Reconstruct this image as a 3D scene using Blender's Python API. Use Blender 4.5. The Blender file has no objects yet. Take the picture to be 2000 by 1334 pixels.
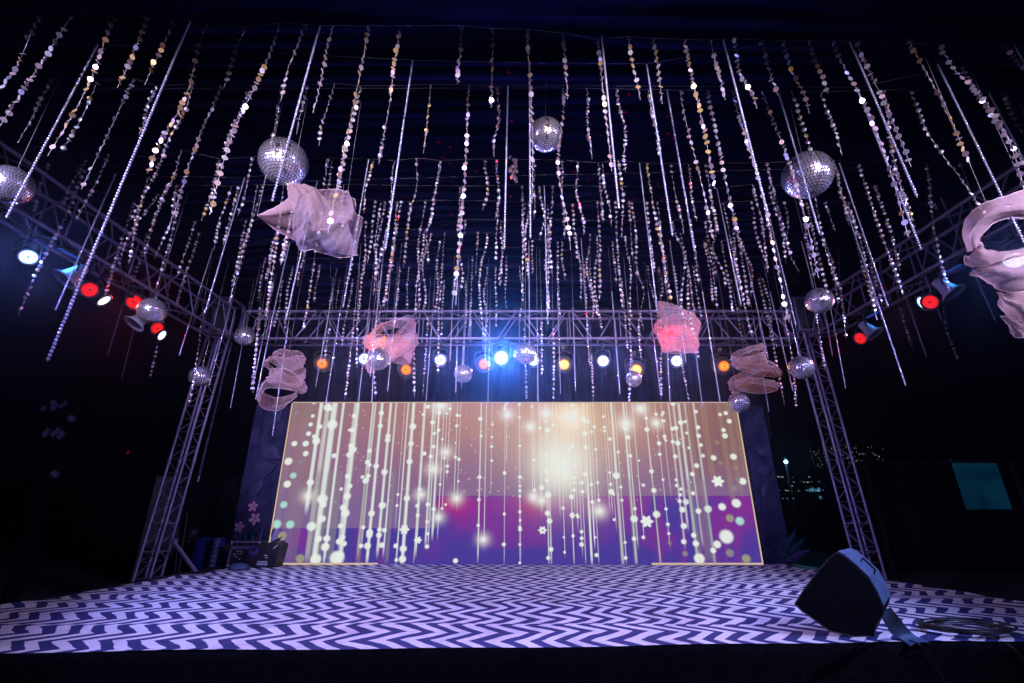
import bpy, math, random
import numpy as np
from mathutils import Vector, Matrix, Quaternion

random.seed(7)
rng = np.random.default_rng(7)
sc = bpy.context.scene
COL = sc.collection

# ------------------------------------------------------------------ camera
CZ = 1.657                      # camera height above the ground
PITCH = math.radians(19.7)
FPX = 889.0                     # focal length in photo pixels (16 mm on 36 mm)
cp, sp = math.cos(PITCH), math.sin(PITCH)
cam_d = bpy.data.cameras.new('camera')
cam_d.sensor_width = 36.0
cam_d.lens = 16.0
cam_d.clip_start = 0.05
cam_d.clip_end = 500
cam = bpy.data.objects.new('camera', cam_d)
cam.location = (0, 0, CZ)
cam.rotation_euler = (math.pi / 2 + PITCH, 0, 0)
COL.objects.link(cam)
sc.camera = cam

# ------------------------------------------------------------------ night sky
W = bpy.data.worlds.new('World')
sc.world = W
W.use_nodes = True
nt = W.node_tree
sky = nt.nodes.new('ShaderNodeTexSky')
sky.sky_type = 'NISHITA'
sky.sun_disc = False
sky.sun_elevation = math.radians(-4)
sky.sun_rotation = math.radians(200)
nt.links.new(sky.outputs[0], nt.nodes['Background'].inputs[0])
nt.nodes['Background'].inputs[1].default_value = 0.0012

sun_d = bpy.data.lights.new('moonlight', 'SUN')
sun_d.energy = 0.0015
sun_d.angle = math.radians(0.5)
sun_d.color = (0.7, 0.8, 1.0)
sun = bpy.data.objects.new('moonlight', sun_d)
sun.rotation_euler = (math.radians(40), 0, math.radians(200))
COL.objects.link(sun)

sc.view_settings.view_transform = 'Standard'
sc.view_settings.look = 'None'
sc.view_settings.exposure = 0.0
sc.view_settings.gamma = 1.0
sc.view_settings.use_curve_mapping = False
sc.cycles.max_bounces = 6
sc.cycles.diffuse_bounces = 2
sc.cycles.glossy_bounces = 3
sc.cycles.transmission_bounces = 4
sc.cycles.transparent_max_bounces = 12
sc.cycles.volume_bounces = 0
sc.cycles.sample_clamp_indirect = 3.0
sc.cycles.caustics_reflective = False
sc.cycles.caustics_refractive = False

# power of the light groups (watts)
P_FRONT = 640.0
P_STRAND = 4000.0
P_AMBER = 620.0
P_SIDE = 420.0
P_BACK = 40.0
P_RED = 70.0
HAZE = 0.0007

# ------------------------------------------------------------------ photo geometry helpers
def ray(u, v):
    xn = (u - 1000.0) / FPX
    yn = (667.0 - v) / FPX
    return xn, cp - yn * sp, sp + yn * cp

def at_y(u, v, y):
    a, b, c = ray(u, v)
    return Vector((a * y / b, y, CZ + c * y / b))

def at_x(u, v, x):
    a, b, c = ray(u, v)
    return Vector((x, b * x / a, CZ + c * x / a))

def at_z(u, v, z):
    a, b, c = ray(u, v)
    s = (z - CZ) / c
    return Vector((a * s, b * s, z))

# ------------------------------------------------------------------ materials
def mat(name, base=(0.5, 0.5, 0.5), rough=0.5, metal=0.0, spec=0.5, emit=None, es=1.0):
    m = bpy.data.materials.new(name)
    m.use_nodes = True
    b = m.node_tree.nodes['Principled BSDF']
    b.inputs['Base Color'].default_value = (*base, 1)
    b.inputs['Roughness'].default_value = rough
    b.inputs['Metallic'].default_value = metal
    b.inputs['Specular IOR Level'].default_value = spec
    if emit:
        b.inputs['Emission Color'].default_value = (*emit, 1)
        b.inputs['Emission Strength'].default_value = es
    return m

def bsdf(m):
    return m.node_tree.nodes['Principled BSDF']

def add_noise(m, scale, c0, c1, detail=4, bump=0.0, stretch=None, lo=0.35, hi=0.65, coord='Object'):
    t = m.node_tree
    tc = t.nodes.new('ShaderNodeTexCoord')
    mp = t.nodes.new('ShaderNodeMapping')
    if stretch:
        mp.inputs['Scale'].default_value = stretch
    n = t.nodes.new('ShaderNodeTexNoise')
    n.inputs['Scale'].default_value = scale
    n.inputs['Detail'].default_value = detail
    r = t.nodes.new('ShaderNodeValToRGB')
    r.color_ramp.elements[0].position = lo
    r.color_ramp.elements[1].position = hi
    r.color_ramp.elements[0].color = (*c0, 1)
    r.color_ramp.elements[1].color = (*c1, 1)
    t.links.new(tc.outputs[coord], mp.inputs[0])
    t.links.new(mp.outputs[0], n.inputs['Vector'])
    t.links.new(n.outputs['Fac'], r.inputs[0])
    t.links.new(r.outputs[0], bsdf(m).inputs['Base Color'])
    if bump:
        bp = t.nodes.new('ShaderNodeBump')
        bp.inputs['Strength'].default_value = bump
        bp.inputs['Distance'].default_value = 0.02
        t.links.new(n.outputs['Fac'], bp.inputs['Height'])
        t.links.new(bp.outputs[0], bsdf(m).inputs['Normal'])
    return m

M = {}
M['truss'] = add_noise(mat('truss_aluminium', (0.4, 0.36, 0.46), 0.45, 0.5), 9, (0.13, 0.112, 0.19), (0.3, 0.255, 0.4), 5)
M['steel'] = mat('dark_steel', (0.1, 0.1, 0.11), 0.45, 0.7)
M['black'] = mat('black_plastic', (0.012, 0.012, 0.014), 0.5)
M['housing'] = add_noise(mat('lamp_housing', (0.03, 0.03, 0.035), 0.42, 0.1), 14, (0.02, 0.02, 0.025), (0.045, 0.045, 0.05))
M['palehousing'] = mat('pale_lamp_housing', (0.3, 0.34, 0.42), 0.45)
M['wire'] = mat('steel_wire', (0.35, 0.34, 0.36), 0.4, 0.6)
M['darkwire'] = mat('dark_wire', (0.05, 0.05, 0.055), 0.5)
M['thread'] = mat('clear_thread', (0.35, 0.32, 0.34), 0.5)
M['silver'] = mat('silver_sequin', (0.74, 0.7, 0.75), 0.33, 0.75)
M['rose'] = mat('rose_sequin', (0.50, 0.37, 0.37), 0.36, 0.72)
M['gold'] = mat('gold_sequin', (0.68, 0.47, 0.17), 0.34, 0.75)
M['crystal'] = mat('crystal_bead', (0.5, 0.52, 0.66), 0.18, 0.55, 0.8)
M['mirror'] = mat('mirror_tile', (0.88, 0.84, 0.97), 0.24, 0.86)
M['core'] = mat('ball_core', (0.06, 0.06, 0.065), 0.6)
M['ground'] = add_noise(mat('ground_earth', (0.03, 0.03, 0.03), 0.95), 1.4, (0.015, 0.014, 0.012), (0.03, 0.028, 0.025), 6, 0.4)
M['skirt'] = add_noise(mat('black_skirt_cloth', (0.01, 0.01, 0.012), 1.0, spec=.01), 25, (0.003, 0.003, 0.004), (0.006, 0.006, 0.009))
M['drape'] = add_noise(mat('navy_drape', (0.03, 0.03, 0.075), 0.9, spec=0.0), 2.2, (0.0025, 0.003, 0.016), (0.007, 0.0075, 0.036), 3, stretch=(0.2, 3, 1))
M['curtain'] = add_noise(mat('black_curtain', (0.015, 0.015, 0.03), 0.9, spec=0.2), 3, (0.003, 0.004, 0.012), (0.007, 0.008, 0.022), 3, stretch=(3, 1, .2))
M['speaker'] = add_noise(mat('speaker_paint', (0.02, 0.02, 0.024), 0.8, spec=.015), 60, (0.002, 0.002, 0.003), (0.005, 0.005, 0.008), 3, 0.15)
M['bluelit_grey'] = add_noise(mat('bluelit_grey_cover', (0.05, 0.09, 0.16), 0.6), 12, (0.03, 0.07, 0.13), (0.055, 0.10, 0.18), 4, 0.1)  # grey cover with the blue lamplight mixed into its colour
M['cable'] = mat('black_cable', (0.012, 0.011, 0.012), 0.38)
M['white'] = mat('white_print', (0.75, 0.75, 0.75), 0.6)
M['blueplastic'] = mat('blue_plastic', (0.006, 0.022, 0.15), 0.5, spec=.1)
M['leaf'] = mat('dark_leaf', (0.003, 0.006, 0.004), 0.6, spec=0.0)
M['bark'] = mat('bark', (0.003, 0.0026, 0.0025), 0.9, spec=0.0)
M['petal'] = mat('flower_petal', (0.2, 0.13, 0.24), 0.6, spec=0.0)
M['flat'] = add_noise(mat('painted_flat_green', (0.1, 0.14, 0.13), 0.8), 1.3, (0.05, 0.07, 0.09), (0.13, 0.2, 0.16), 5)
M['hall'] = mat('dark_booth_wall', (0.01, 0.01, 0.012), 0.8, spec=0.0)

def emission(name, col, s):
    m = bpy.data.materials.new(name)
    m.use_nodes = True
    t = m.node_tree
    t.nodes.clear()
    e = t.nodes.new('ShaderNodeEmission')
    o = t.nodes.new('ShaderNodeOutputMaterial')
    e.inputs[0].default_value = (*col, 1)
    e.inputs[1].default_value = s
    t.links.new(e.outputs[0], o.inputs[0])
    return m

def lens_mat(name, c_mid, c_edge, s, hole=0.12, rings=9.0):
    """lamp lens: bright centre and moulded rings, by distance from the lens axis"""
    m = bpy.data.materials.new(name)
    m.use_nodes = True
    t = m.node_tree
    t.nodes.clear()
    tc = t.nodes.new('ShaderNodeTexCoord')
    sx = t.nodes.new('ShaderNodeSeparateXYZ')
    t.links.new(tc.outputs['Object'], sx.inputs[0])
    cx = t.nodes.new('ShaderNodeCombineXYZ')
    t.links.new(sx.outputs[0], cx.inputs[0])
    t.links.new(sx.outputs[1], cx.inputs[1])
    ln = t.nodes.new('ShaderNodeVectorMath'); ln.operation = 'LENGTH'
    t.links.new(cx.outputs[0], ln.inputs[0])
    sc1 = t.nodes.new('ShaderNodeMath'); sc1.operation = 'MULTIPLY'; sc1.inputs[1].default_value = 1 / 0.095
    t.links.new(ln.outputs['Value'], sc1.inputs[0])
    r = t.nodes.new('ShaderNodeValToRGB')
    el = r.color_ramp.elements
    el[0].position = 0.0; el[0].color = (c_edge[0] * .35, c_edge[1] * .35, c_edge[2] * .35, 1)
    el[1].position = 1.0; el[1].color = (*c_edge, 1)
    e1 = el.new(hole); e1.color = (c_edge[0] * .5, c_edge[1] * .5, c_edge[2] * .5, 1)
    e2 = el.new(hole + .1); e2.color = (*c_mid, 1)
    e3 = el.new(.62); e3.color = (*c_mid, 1)
    t.links.new(sc1.outputs[0], r.inputs[0])
    sn = t.nodes.new('ShaderNodeMath'); sn.operation = 'MULTIPLY'; sn.inputs[1].default_value = rings * 6.283
    t.links.new(sc1.outputs[0], sn.inputs[0])
    s2 = t.nodes.new('ShaderNodeMath'); s2.operation = 'SINE'
    t.links.new(sn.outputs[0], s2.inputs[0])
    s3 = t.nodes.new('ShaderNodeMath'); s3.operation = 'MULTIPLY_ADD'
    s3.inputs[1].default_value = .22 * s; s3.inputs[2].default_value = .85 * s
    t.links.new(s2.outputs[0], s3.inputs[0])
    e = t.nodes.new('ShaderNodeEmission')
    o = t.nodes.new('ShaderNodeOutputMaterial')
    t.links.new(r.outputs[0], e.inputs[0])
    t.links.new(s3.outputs[0], e.inputs[1])
    t.links.new(e.outputs[0], o.inputs[0])
    return m

M['lens_orange'] = lens_mat('lens_amber', (1.0, 0.36, 0.05), (0.9, 0.1, 0.02), 1.3)
M['lens_yellow'] = lens_mat('lens_yellow', (1.0, 0.72, 0.22), (1.0, 0.3, 0.04), 1.8, .02)
M['lens_red'] = lens_mat('lens_red', (1.0, 0.02, 0.025), (0.75, 0.01, 0.02), 1.1)
M['led_white'] = emission('led_cool_white', (0.82, 0.92, 1.0), 3.0)
M['led_blue'] = emission('led_ice_blue', (0.45, 0.75, 1.0), 5.0)
M['strip_blue'] = emission('strip_blue', (0.02, 0.08, 0.5), 0.5)
M['cyan_lamp'] = emission('cyan_lamp', (0.3, 0.8, 1.0), 8.0)
M['red_lamp'] = emission('small_red_lamp', (0.5, 0.0, 0.02), 0.22)
M['fairy'] = emission('fairy_light', (0.75, 0.85, 0.7), 0.5)
M['neon'] = emission('neon_blue', (0.12, 0.45, 0.75), 0.55)
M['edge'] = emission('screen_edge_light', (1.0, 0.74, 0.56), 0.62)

# organza : thin woven mesh, partly see-through
def organza():
    m = bpy.data.materials.new('pink_organza')
    m.use_nodes = True
    t = m.node_tree
    t.nodes.clear()
    o = t.nodes.new('ShaderNodeOutputMaterial')
    d = t.nodes.new('ShaderNodeBsdfDiffuse'); d.inputs[0].default_value = (0.36, 0.255, 0.235, 1)
    tl = t.nodes.new('ShaderNodeBsdfTranslucent'); tl.inputs[0].default_value = (0.38, 0.25, 0.23, 1)
    tr = t.nodes.new('ShaderNodeBsdfTransparent'); tr.inputs[0].default_value = (1, .97, .97, 1)
    mx = t.nodes.new('ShaderNodeMixShader'); mx.inputs[0].default_value = 0.4
    t.links.new(d.outputs[0], mx.inputs[1]); t.links.new(tl.outputs[0], mx.inputs[2])
    mx2 = t.nodes.new('ShaderNodeMixShader')
    tc = t.nodes.new('ShaderNodeTexCoord')
    n = t.nodes.new('ShaderNodeTexNoise'); n.inputs['Scale'].default_value = 120; n.inputs['Detail'].default_value = 2
    t.links.new(tc.outputs['Object'], n.inputs['Vector'])
    ma = t.nodes.new('ShaderNodeMapRange')
    ma.inputs['From Min'].default_value = .35; ma.inputs['From Max'].default_value = .65
    ma.inputs['To Min'].default_value = .62; ma.inputs['To Max'].default_value = .9
    t.links.new(n.outputs['Fac'], ma.inputs['Value'])
    lw = t.nodes.new('ShaderNodeLayerWeight'); lw.inputs['Blend'].default_value = .35
    inv = t.nodes.new('ShaderNodeMath'); inv.operation = 'SUBTRACT'; inv.inputs[0].default_value = 1.0
    t.links.new(lw.outputs['Facing'], inv.inputs[1])
    mu = t.nodes.new('ShaderNodeMath'); mu.operation = 'MULTIPLY'
    t.links.new(ma.outputs[0], mu.inputs[0]); t.links.new(inv.outputs[0], mu.inputs[1])
    t.links.new(mu.outputs[0], mx2.inputs[0])
    t.links.new(mx.outputs[0], mx2.inputs[1]); t.links.new(tr.outputs[0], mx2.inputs[2])
    t.links.new(mx2.outputs[0], o.inputs[0])
    return m
M['organza'] = organza()
M['hem'] = mat('organza_hem', (0.45, 0.31, 0.33), 0.6)

# carpet print: hand drawn zigzag stripes, navy on white
def carpet():
    m = mat('zigzag_carpet', (0.7, 0.7, 0.7), 0.85, spec=0.2)
    t = m.node_tree
    L = t.links.new
    def math_(op, a, b=None, c=None):
        n = t.nodes.new('ShaderNodeMath'); n.operation = op
        for i, x in enumerate((a, b, c)):
            if x is None: continue
            if isinstance(x, (int, float)): n.inputs[i].default_value = x
            else: L(x, n.inputs[i])
        return n.outputs[0]
    tc = t.nodes.new('ShaderNodeTexCoord')
    n1 = t.nodes.new('ShaderNodeTexNoise'); n1.inputs['Scale'].default_value = 1.25; n1.inputs['Detail'].default_value = 1.5
    n1.inputs['Roughness'].default_value = .55
    L(tc.outputs['Object'], n1.inputs['Vector'])
    sx = t.nodes.new('ShaderNodeSeparateXYZ'); L(tc.outputs['Object'], sx.inputs[0])
    sn = t.nodes.new('ShaderNodeSeparateColor'); L(n1.outputs['Color'], sn.inputs[0])
    n2 = t.nodes.new('ShaderNodeTexNoise'); n2.inputs['Scale'].default_value = 6.0; n2.inputs['Detail'].default_value = 1.0
    L(tc.outputs['Object'], n2.inputs['Vector'])
    sn2 = t.nodes.new('ShaderNodeSeparateColor'); L(n2.outputs['Color'], sn2.inputs[0])
    x = math_('ADD', sx.outputs[0], math_('MULTIPLY_ADD', sn.outputs[0], .24, -.12))
    x = math_('ADD', x, math_('MULTIPLY_ADD', sn2.outputs[0], .036, -.018))
    y = math_('ADD', sx.outputs[1], math_('MULTIPLY_ADD', sn.outputs[1], .16, -.08))
    y = math_('ADD', y, math_('MULTIPLY_ADD', sn2.outputs[1], .022, -.011))
    st_ = math_('FLOOR', math_('DIVIDE', sx.outputs[1], 1.22))
    wn = t.nodes.new('ShaderNodeTexWhiteNoise'); wn.noise_dimensions = '1D'; L(st_, wn.inputs['W'])
    x = math_('ADD', x, math_('MULTIPLY', wn.outputs['Value'], .09))
    pp = math_('PINGPONG', math_('SUBTRACT', y, 4.32 - 2.0), .25)      # 0 .. .25
    ph = math_('ADD', math_('MULTIPLY', pp, -1.0), x)
    fr = math_('FRACT', math_('DIVIDE', ph, .232))
    tri = math_('PINGPONG', fr, .5)
    fac = t.nodes.new('ShaderNodeMapRange')
    fac.inputs['From Min'].default_value = .235; fac.inputs['From Max'].default_value = .265
    L(tri, fac.inputs['Value'])
    n3 = t.nodes.new('ShaderNodeTexNoise'); n3.inputs['Scale'].default_value = 3.0; n3.inputs['Detail'].default_value = 6
    L(tc.outputs['Object'], n3.inputs['Vector'])
    def ramp(c0, c1):
        r = t.nodes.new('ShaderNodeValToRGB')
        r.color_ramp.elements[0].position = .3; r.color_ramp.elements[1].position = .7
        r.color_ramp.elements[0].color = (*c0, 1); r.color_ramp.elements[1].color = (*c1, 1)
        L(n3.outputs['Fac'], r.inputs[0]); return r.outputs[0]
    mx = t.nodes.new('ShaderNodeMix'); mx.data_type = 'RGBA'
    L(fac.outputs[0], mx.inputs['Factor'])
    L(ramp((.024, .03, .11), (.038, .044, .155)), mx.inputs['A'])
    L(ramp((.66, .65, .66), (.8, .78, .78)), mx.inputs['B'])
    seam = math_('PINGPONG', math_('ADD', sx.outputs[1], math_('MULTIPLY', sn2.outputs[2], .02)), .61)
    sm = t.nodes.new('ShaderNodeMapRange'); L(seam, sm.inputs['Value'])
    sm.inputs['From Min'].default_value = .0; sm.inputs['From Max'].default_value = .006
    sm.inputs['To Min'].default_value = .45; sm.inputs['To Max'].default_value = 1.0
    n6 = t.nodes.new('ShaderNodeTexNoise'); n6.inputs['Scale'].default_value = 1.6; n6.inputs['Detail'].default_value = 9; n6.inputs['Roughness'].default_value = .7
    L(tc.outputs['Object'], n6.inputs['Vector'])
    sc_ = t.nodes.new('ShaderNodeMapRange'); L(n6.outputs['Fac'], sc_.inputs['Value'])
    sc_.inputs['From Min'].default_value = .36; sc_.inputs['From Max'].default_value = .5
    sc_.inputs['To Min'].default_value = .74; sc_.inputs['To Max'].default_value = 1.0
    dm = t.nodes.new('ShaderNodeVectorMath'); dm.operation = 'SCALE'
    L(mx.outputs['Result'], dm.inputs[0]); L(math_('MULTIPLY', sm.outputs[0], sc_.outputs[0]), dm.inputs['Scale'])
    L(dm.outputs[0], bsdf(m).inputs['Base Color'])
    n4 = t.nodes.new('ShaderNodeTexNoise'); n4.inputs['Scale'].default_value = 260
    L(tc.outputs['Object'], n4.inputs['Vector'])
    n5 = t.nodes.new('ShaderNodeTexNoise'); n5.inputs['Scale'].default_value = 3.2; n5.inputs['Detail'].default_value = 3
    L(tc.outputs['Object'], n5.inputs['Vector'])
    b = t.nodes.new('ShaderNodeBump'); b.inputs['Strength'].default_value = .25; b.inputs['Distance'].default_value = .01
    L(n4.outputs['Fac'], b.inputs['Height'])
    b2 = t.nodes.new('ShaderNodeBump'); b2.inputs['Strength'].default_value = .35; b2.inputs['Distance'].default_value = .06
    L(n5.outputs['Fac'], b2.inputs['Height']); L(b.outputs[0], b2.inputs['Normal'])
    L(b2.outputs[0], bsdf(m).inputs['Normal'])
    return m
M['carpet'] = carpet()

# ------------------------------------------------------------------ mesh builder
class MB:
    def __init__(s):
        s.v = []; s.f = []; s.m = []
    def add(s, vs, fs, mi=0):
        o = len(s.v)
        s.v.extend([tuple(p) for p in vs])
        s.f.extend([tuple(i + o for i in f) for f in fs])
        s.m.extend([mi] * len(fs))
    def box(s, c, size, mi=0, rot=None):
        x, y, z = size[0] / 2, size[1] / 2, size[2] / 2
        vs = [Vector((a, b, d)) for d in (-z, z) for b in (-y, y) for a in (-x, x)]
        if rot is not None: vs = [rot @ p for p in vs]
        vs = [p + Vector(c) for p in vs]
        s.add(vs, [(0, 2, 3, 1), (4, 5, 7, 6), (0, 1, 5, 4), (2, 6, 7, 3), (0, 4, 6, 2), (1, 3, 7, 5)], mi)
    def tube(s, pts, r, n=6, mi=0, cap=True):
        pts = [Vector(p) for p in pts]
        rs = r if isinstance(r, (list, tuple)) else [r] * len(pts)
        vs = []; fs = []
        ref = Vector((0.123, 0.317, 0.94)).normalized()
        for i, p in enumerate(pts):
            d = (pts[min(i + 1, len(pts) - 1)] - pts[max(i - 1, 0)])
            d = d.normalized() if d.length > 1e-9 else Vector((0, 0, 1))
            a = d.cross(ref)
            if a.length < .05: a = d.cross(Vector((1, 0, 0)))
            a.normalize(); b = d.cross(a)
            for k in range(n):
                t = 2 * math.pi * k / n
                vs.append(p + (a * math.cos(t) + b * math.sin(t)) * rs[i])
        for i in range(len(pts) - 1):
            for k in range(n):
                k2 = (k + 1) % n
                fs.append((i * n + k, i * n + k2, (i + 1) * n + k2, (i + 1) * n + k))
        if cap:
            fs.append(tuple(range(n - 1, -1, -1)))
            fs.append(tuple((len(pts) - 1) * n + k for k in range(n)))
        s.add(vs, fs, mi)
    def lathe(s, prof, n=16, mi=0, mtx=None):
        """profile of (r, z) turned about z"""
        vs = []; fs = []
        for r, z in prof:
            for k in range(n):
                t = 2 * math.pi * k / n
                vs.append(Vector((r * math.cos(t), r * math.sin(t), z)))
        for i in range(len(prof) - 1):
            for k in range(n):
                k2 = (k + 1) % n
                fs.append((i * n + k, i * n + k2, (i + 1) * n + k2, (i + 1) * n + k))
        fs.append(tuple(range(n - 1, -1, -1)))
        fs.append(tuple((len(prof) - 1) * n + k for k in range(n)))
        if mtx is not None: vs = [mtx @ p for p in vs]
        s.add(vs, fs, mi)
    def mesh(s, name, mats, smooth=False):
        me = bpy.data.meshes.new(name)
        me.from_pydata(s.v, [], s.f)
        for m in (mats if isinstance(mats, (list, tuple)) else [mats]): me.materials.append(m)
        if any(s.m): me.polygons.foreach_set('material_index', s.m)
        if smooth: me.polygons.foreach_set('use_smooth', [True] * len(me.polygons))
        me.update()
        return me
    def obj(s, name, mats, parent=None, loc=None, smooth=False):
        return link(name, s.mesh(name, mats, smooth), parent, loc)

def link(name, data, parent=None, loc=None):
    o = bpy.data.objects.new(name, data)
    COL.objects.link(o)
    if parent is not None: o.parent = parent
    if loc is not None: o.location = loc
    return o

def tag(o, label, cat, group=None, kind=None):
    o['label'] = label; o['category'] = cat
    if group: o['group'] = group
    if kind: o['kind'] = kind
    return o

def thing(name, label, cat, loc=(0, 0, 0), group=None):
    o = bpy.data.objects.new(name, None)
    o.empty_display_size = .1
    COL.objects.link(o)
    o.location = loc
    return tag(o, label, cat, group)

def structure(o):
    o['kind'] = 'structure'; return o

ORD = ['first', 'second', 'third', 'fourth', 'fifth', 'sixth', 'seventh', 'eighth', 'ninth', 'tenth', 'eleventh', 'twelfth',
       'thirteenth', 'fourteenth', 'fifteenth', 'sixteenth', 'seventeenth', 'eighteenth', 'nineteenth', 'twentieth']
def ordinal(i):
    if i < 20: return ORD[i]
    t = 'twenty-' if i < 30 else ('thirty-' if i < 40 else 'forty-')
    r = (i + 1) % 10
    if r == 0: return {30: 'thirtieth', 40: 'fortieth', 50: 'fiftieth'}[i + 1]
    return ('twenty-', 'thirty-', 'forty-')[(i + 1) // 10 - 2] + ORD[r - 1]

# ------------------------------------------------------------------ ground, stage
b = MB(); b.add([(-120, -60, 0), (120, -60, 0), (120, 160, 0), (-120, 160, 0)], [(0, 1, 2, 3)])
structure(b.obj('ground', M['ground']))

ST = 0.6                                  # stage height
LE = [(0, 1188), (12, 1184), (104, 1170), (184, 1156), (216, 1149.5), (276, 1140), (356, 1126), (400, 1121), (445, 1112), (520, 1106)]
RE = [(2000, 1181), (1880, 1160), (1790, 1146), (1722, 1137), (1600, 1117), (1548, 1108)]
lp = [at_z(u, v, ST) for u, v in LE]; rp = [at_z(u, v, ST) for u, v in RE]
ly = [3.5] + [p.y for p in lp] + [9.6]; lx = [lp[0].x - .05] + [p.x for p in lp] + [lp[-1].x]
ry = [3.5] + [p.y for p in rp] + [9.6]; rx = [rp[0].x + .1] + [p.x for p in rp] + [rp[-1].x]
fl = at_z(0, 1279, ST); fr_ = at_z(2000, 1255, ST)
def front_y(x): return fl.y + (fr_.y - fl.y) * (x - fl.x) / (fr_.x - fl.x)
NX, NY = 150, 90
vs = []; fs = []
for j in range(NY + 1):
    for i in range(NX + 1):
        a = i / NX
        bb = j / NY
        yy = 4.1 + (9.45 - 4.1) * bb
        xl = np.interp(yy, ly, lx); xr = np.interp(yy, ry, rx)
        x = xl + (xr - xl) * a
        y = front_y(x) + (9.45 - front_y(x)) * bb
        e = min(a, 1 - a)
        z = ST + .012 + .004 * math.sin(x * 3.1 + y * 2.3) + .004 * math.sin(y * 5.7 + x)
        z += .014 * max(0, 1 - e / .03) * (0.5 + .5 * math.sin(y * 9))
        vs.append((x, y, z))
for j in range(NY):
    for i in range(NX):
        q = j * (NX + 1) + i
        fs.append((q, q + 1, q + NX + 2, q + NX + 1))
b = MB(); b.add(vs, fs)
floor = b.obj('stage_floor', M['carpet'], smooth=True)
structure(floor)

stage = thing('stage', 'low black stage platform under the zigzag carpet', 'stage', (0, 6.5, 0))
b = MB()
xs = [-6.05, 6.15]
deck = [(-5.75, front_y(-5.75) + .01), (5.9, front_y(5.9) + .01), (5.3, 9.9), (-5.35, 9.9)]
vs = [(x, y - 6.5, ST - .1) for x, y in deck] + [(x, y - 6.5, ST + .002) for x, y in deck]
b.add(vs, [(3, 2, 1, 0), (4, 5, 6, 7), (0, 1, 5, 4), (1, 2, 6, 5), (2, 3, 7, 6), (3, 0, 4, 7)])
b.obj('deck', M['black'], stage)
b = MB(); vs = []; fs = []
n = 260
for i in range(n + 1):
    x = -5.8 + 11.75 * i / n
    w = .012 * math.sin(i * .9) + .008 * math.sin(i * .37 + 1)
    y0 = front_y(x) - 6.5
    for z, k in ((ST + .006, 0.0), (ST - .012, -.02), (ST - .06, -.026), (.3, -.04 + w * 1.0), (.005, -.05 + w * 2.0)):
        vs.append((x, y0 + k, z))
for i in range(n):
    for k in range(4):
        fs.append((i * 5 + k, i * 5 + k + 1, i * 5 + 5 + k + 1, i * 5 + 5 + k))
b.add(vs, fs)
b.obj('skirt', M['skirt'], stage, smooth=True)

# ------------------------------------------------------------------ ceiling drape and back curtain
CEIL = 6.02
def sheet(name, fn, nu, nv, m, parent=None, smooth=True):
    vs = []; fs = []
    for j in range(nv + 1):
        for i in range(nu + 1):
            vs.append(fn(i / nu, j / nv))
    for j in range(nv):
        for i in range(nu):
            q = j * (nu + 1) + i
            fs.append((q, q + 1, q + nu + 2, q + nu + 1))
    b = MB(); b.add(vs, fs)
    return b.obj(name, m, parent, smooth=smooth)

_ph = rng.random(400) * 6.28
def ceil_fn(a, c):
    x = -6.6 + 13.4 * a
    y = -3.0 + 12.6 * c
    k = y / .17
    i = int(math.floor(k)); f = k - i
    amp = .05 + .035 * math.sin(_ph[i % 400])
    sag = .10 * math.sin(x * .45 + _ph[i % 400] * .25) + .05 * math.sin(x * 1.3 + _ph[(i * 7) % 400])
    prof = math.sin(math.pi * f) ** .7
    return (x, y, CEIL + .05 - amp * prof + sag * .35 * prof)
cd = sheet('ceiling_drape', ceil_fn, 44, 592, M['drape'])
tag(cd, 'dark navy pleated fabric ceiling stretched above all the hanging strands', 'ceiling drape')

def cur_fn(a, c):
    x = -5.6 + 11.2 * a
    w = .06 * math.sin(a * 180 + 1.5 * math.sin(a * 17)) + .02 * math.sin(a * 410)
    return (x, 9.85 + w, 3.0 + (CEIL - 3.0) * c)
cu = sheet('back_curtain', cur_fn, 400, 3, M['curtain'])
tag(cu, 'dark navy pleated curtain hanging between screen top and ceiling', 'curtain')

# ------------------------------------------------------------------ LED screen
LX0, LX1, LZ0, LZ1, LY = -4.525, 4.617, ST + .012, CZ + 1.979, 9.3
scr = thing('led_screen', 'wide glowing video wall showing gold bead strings on purple', 'video screen', (0, LY, ST))
NS, NT = 720, 240
gs = np.linspace(0, 1, NS + 1); gt = np.linspace(0, 1, NT + 1)
S, T = np.meshgrid(gs, gt)
X = LX0 + (LX1 - LX0) * S; Z = LZ0 + (LZ1 - LZ0) * T
# photo pixel of every point of the screen's picture, to lay the picture out in
Zc = (Z - CZ) * sp + LY * cp; Yc = (Z - CZ) * cp - LY * sp
U = 1000 + FPX * X / Zc; V = 667 - FPX * Yc / Zc
def lin(c): c = np.asarray(c, float) / 255; return np.where(c <= .04045, c / 12.92, ((c + .055) / 1.055) ** 2.4)
def ss(a, b, x): t = np.clip((x - a) / (b - a), 0, 1); return t * t * (3 - 2 * t)
img = np.zeros(S.shape + (3,))
def blend(col, w):
    global img
    img = img * (1 - w[..., None]) + np.asarray(col) * w[..., None]
def vnoise(fx, fy, seed):
    r = np.random.default_rng(seed).random((64, 64))
    x = S * fx; y = T * fy
    xi = np.floor(x).astype(int); yi = np.floor(y).astype(int)
    fx_ = x - xi; fy_ = y - yi
    fx_ = fx_ * fx_ * (3 - 2 * fx_); fy_ = fy_ * fy_ * (3 - 2 * fy_)
    g = lambda i, j: r[(yi + j) % 64, (xi + i) % 64]
    return (g(0, 0) * (1 - fx_) + g(1, 0) * fx_) * (1 - fy_) + (g(0, 1) * (1 - fx_) + g(1, 1) * fx_) * fy_
nA = vnoise(7, 4, 1); nB = vnoise(15, 7, 2); nC = vnoise(30, 12, 3)
cloud = .5 * nA + .3 * nB + .2 * nC
vv = V + (cloud - .5) * 60
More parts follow.
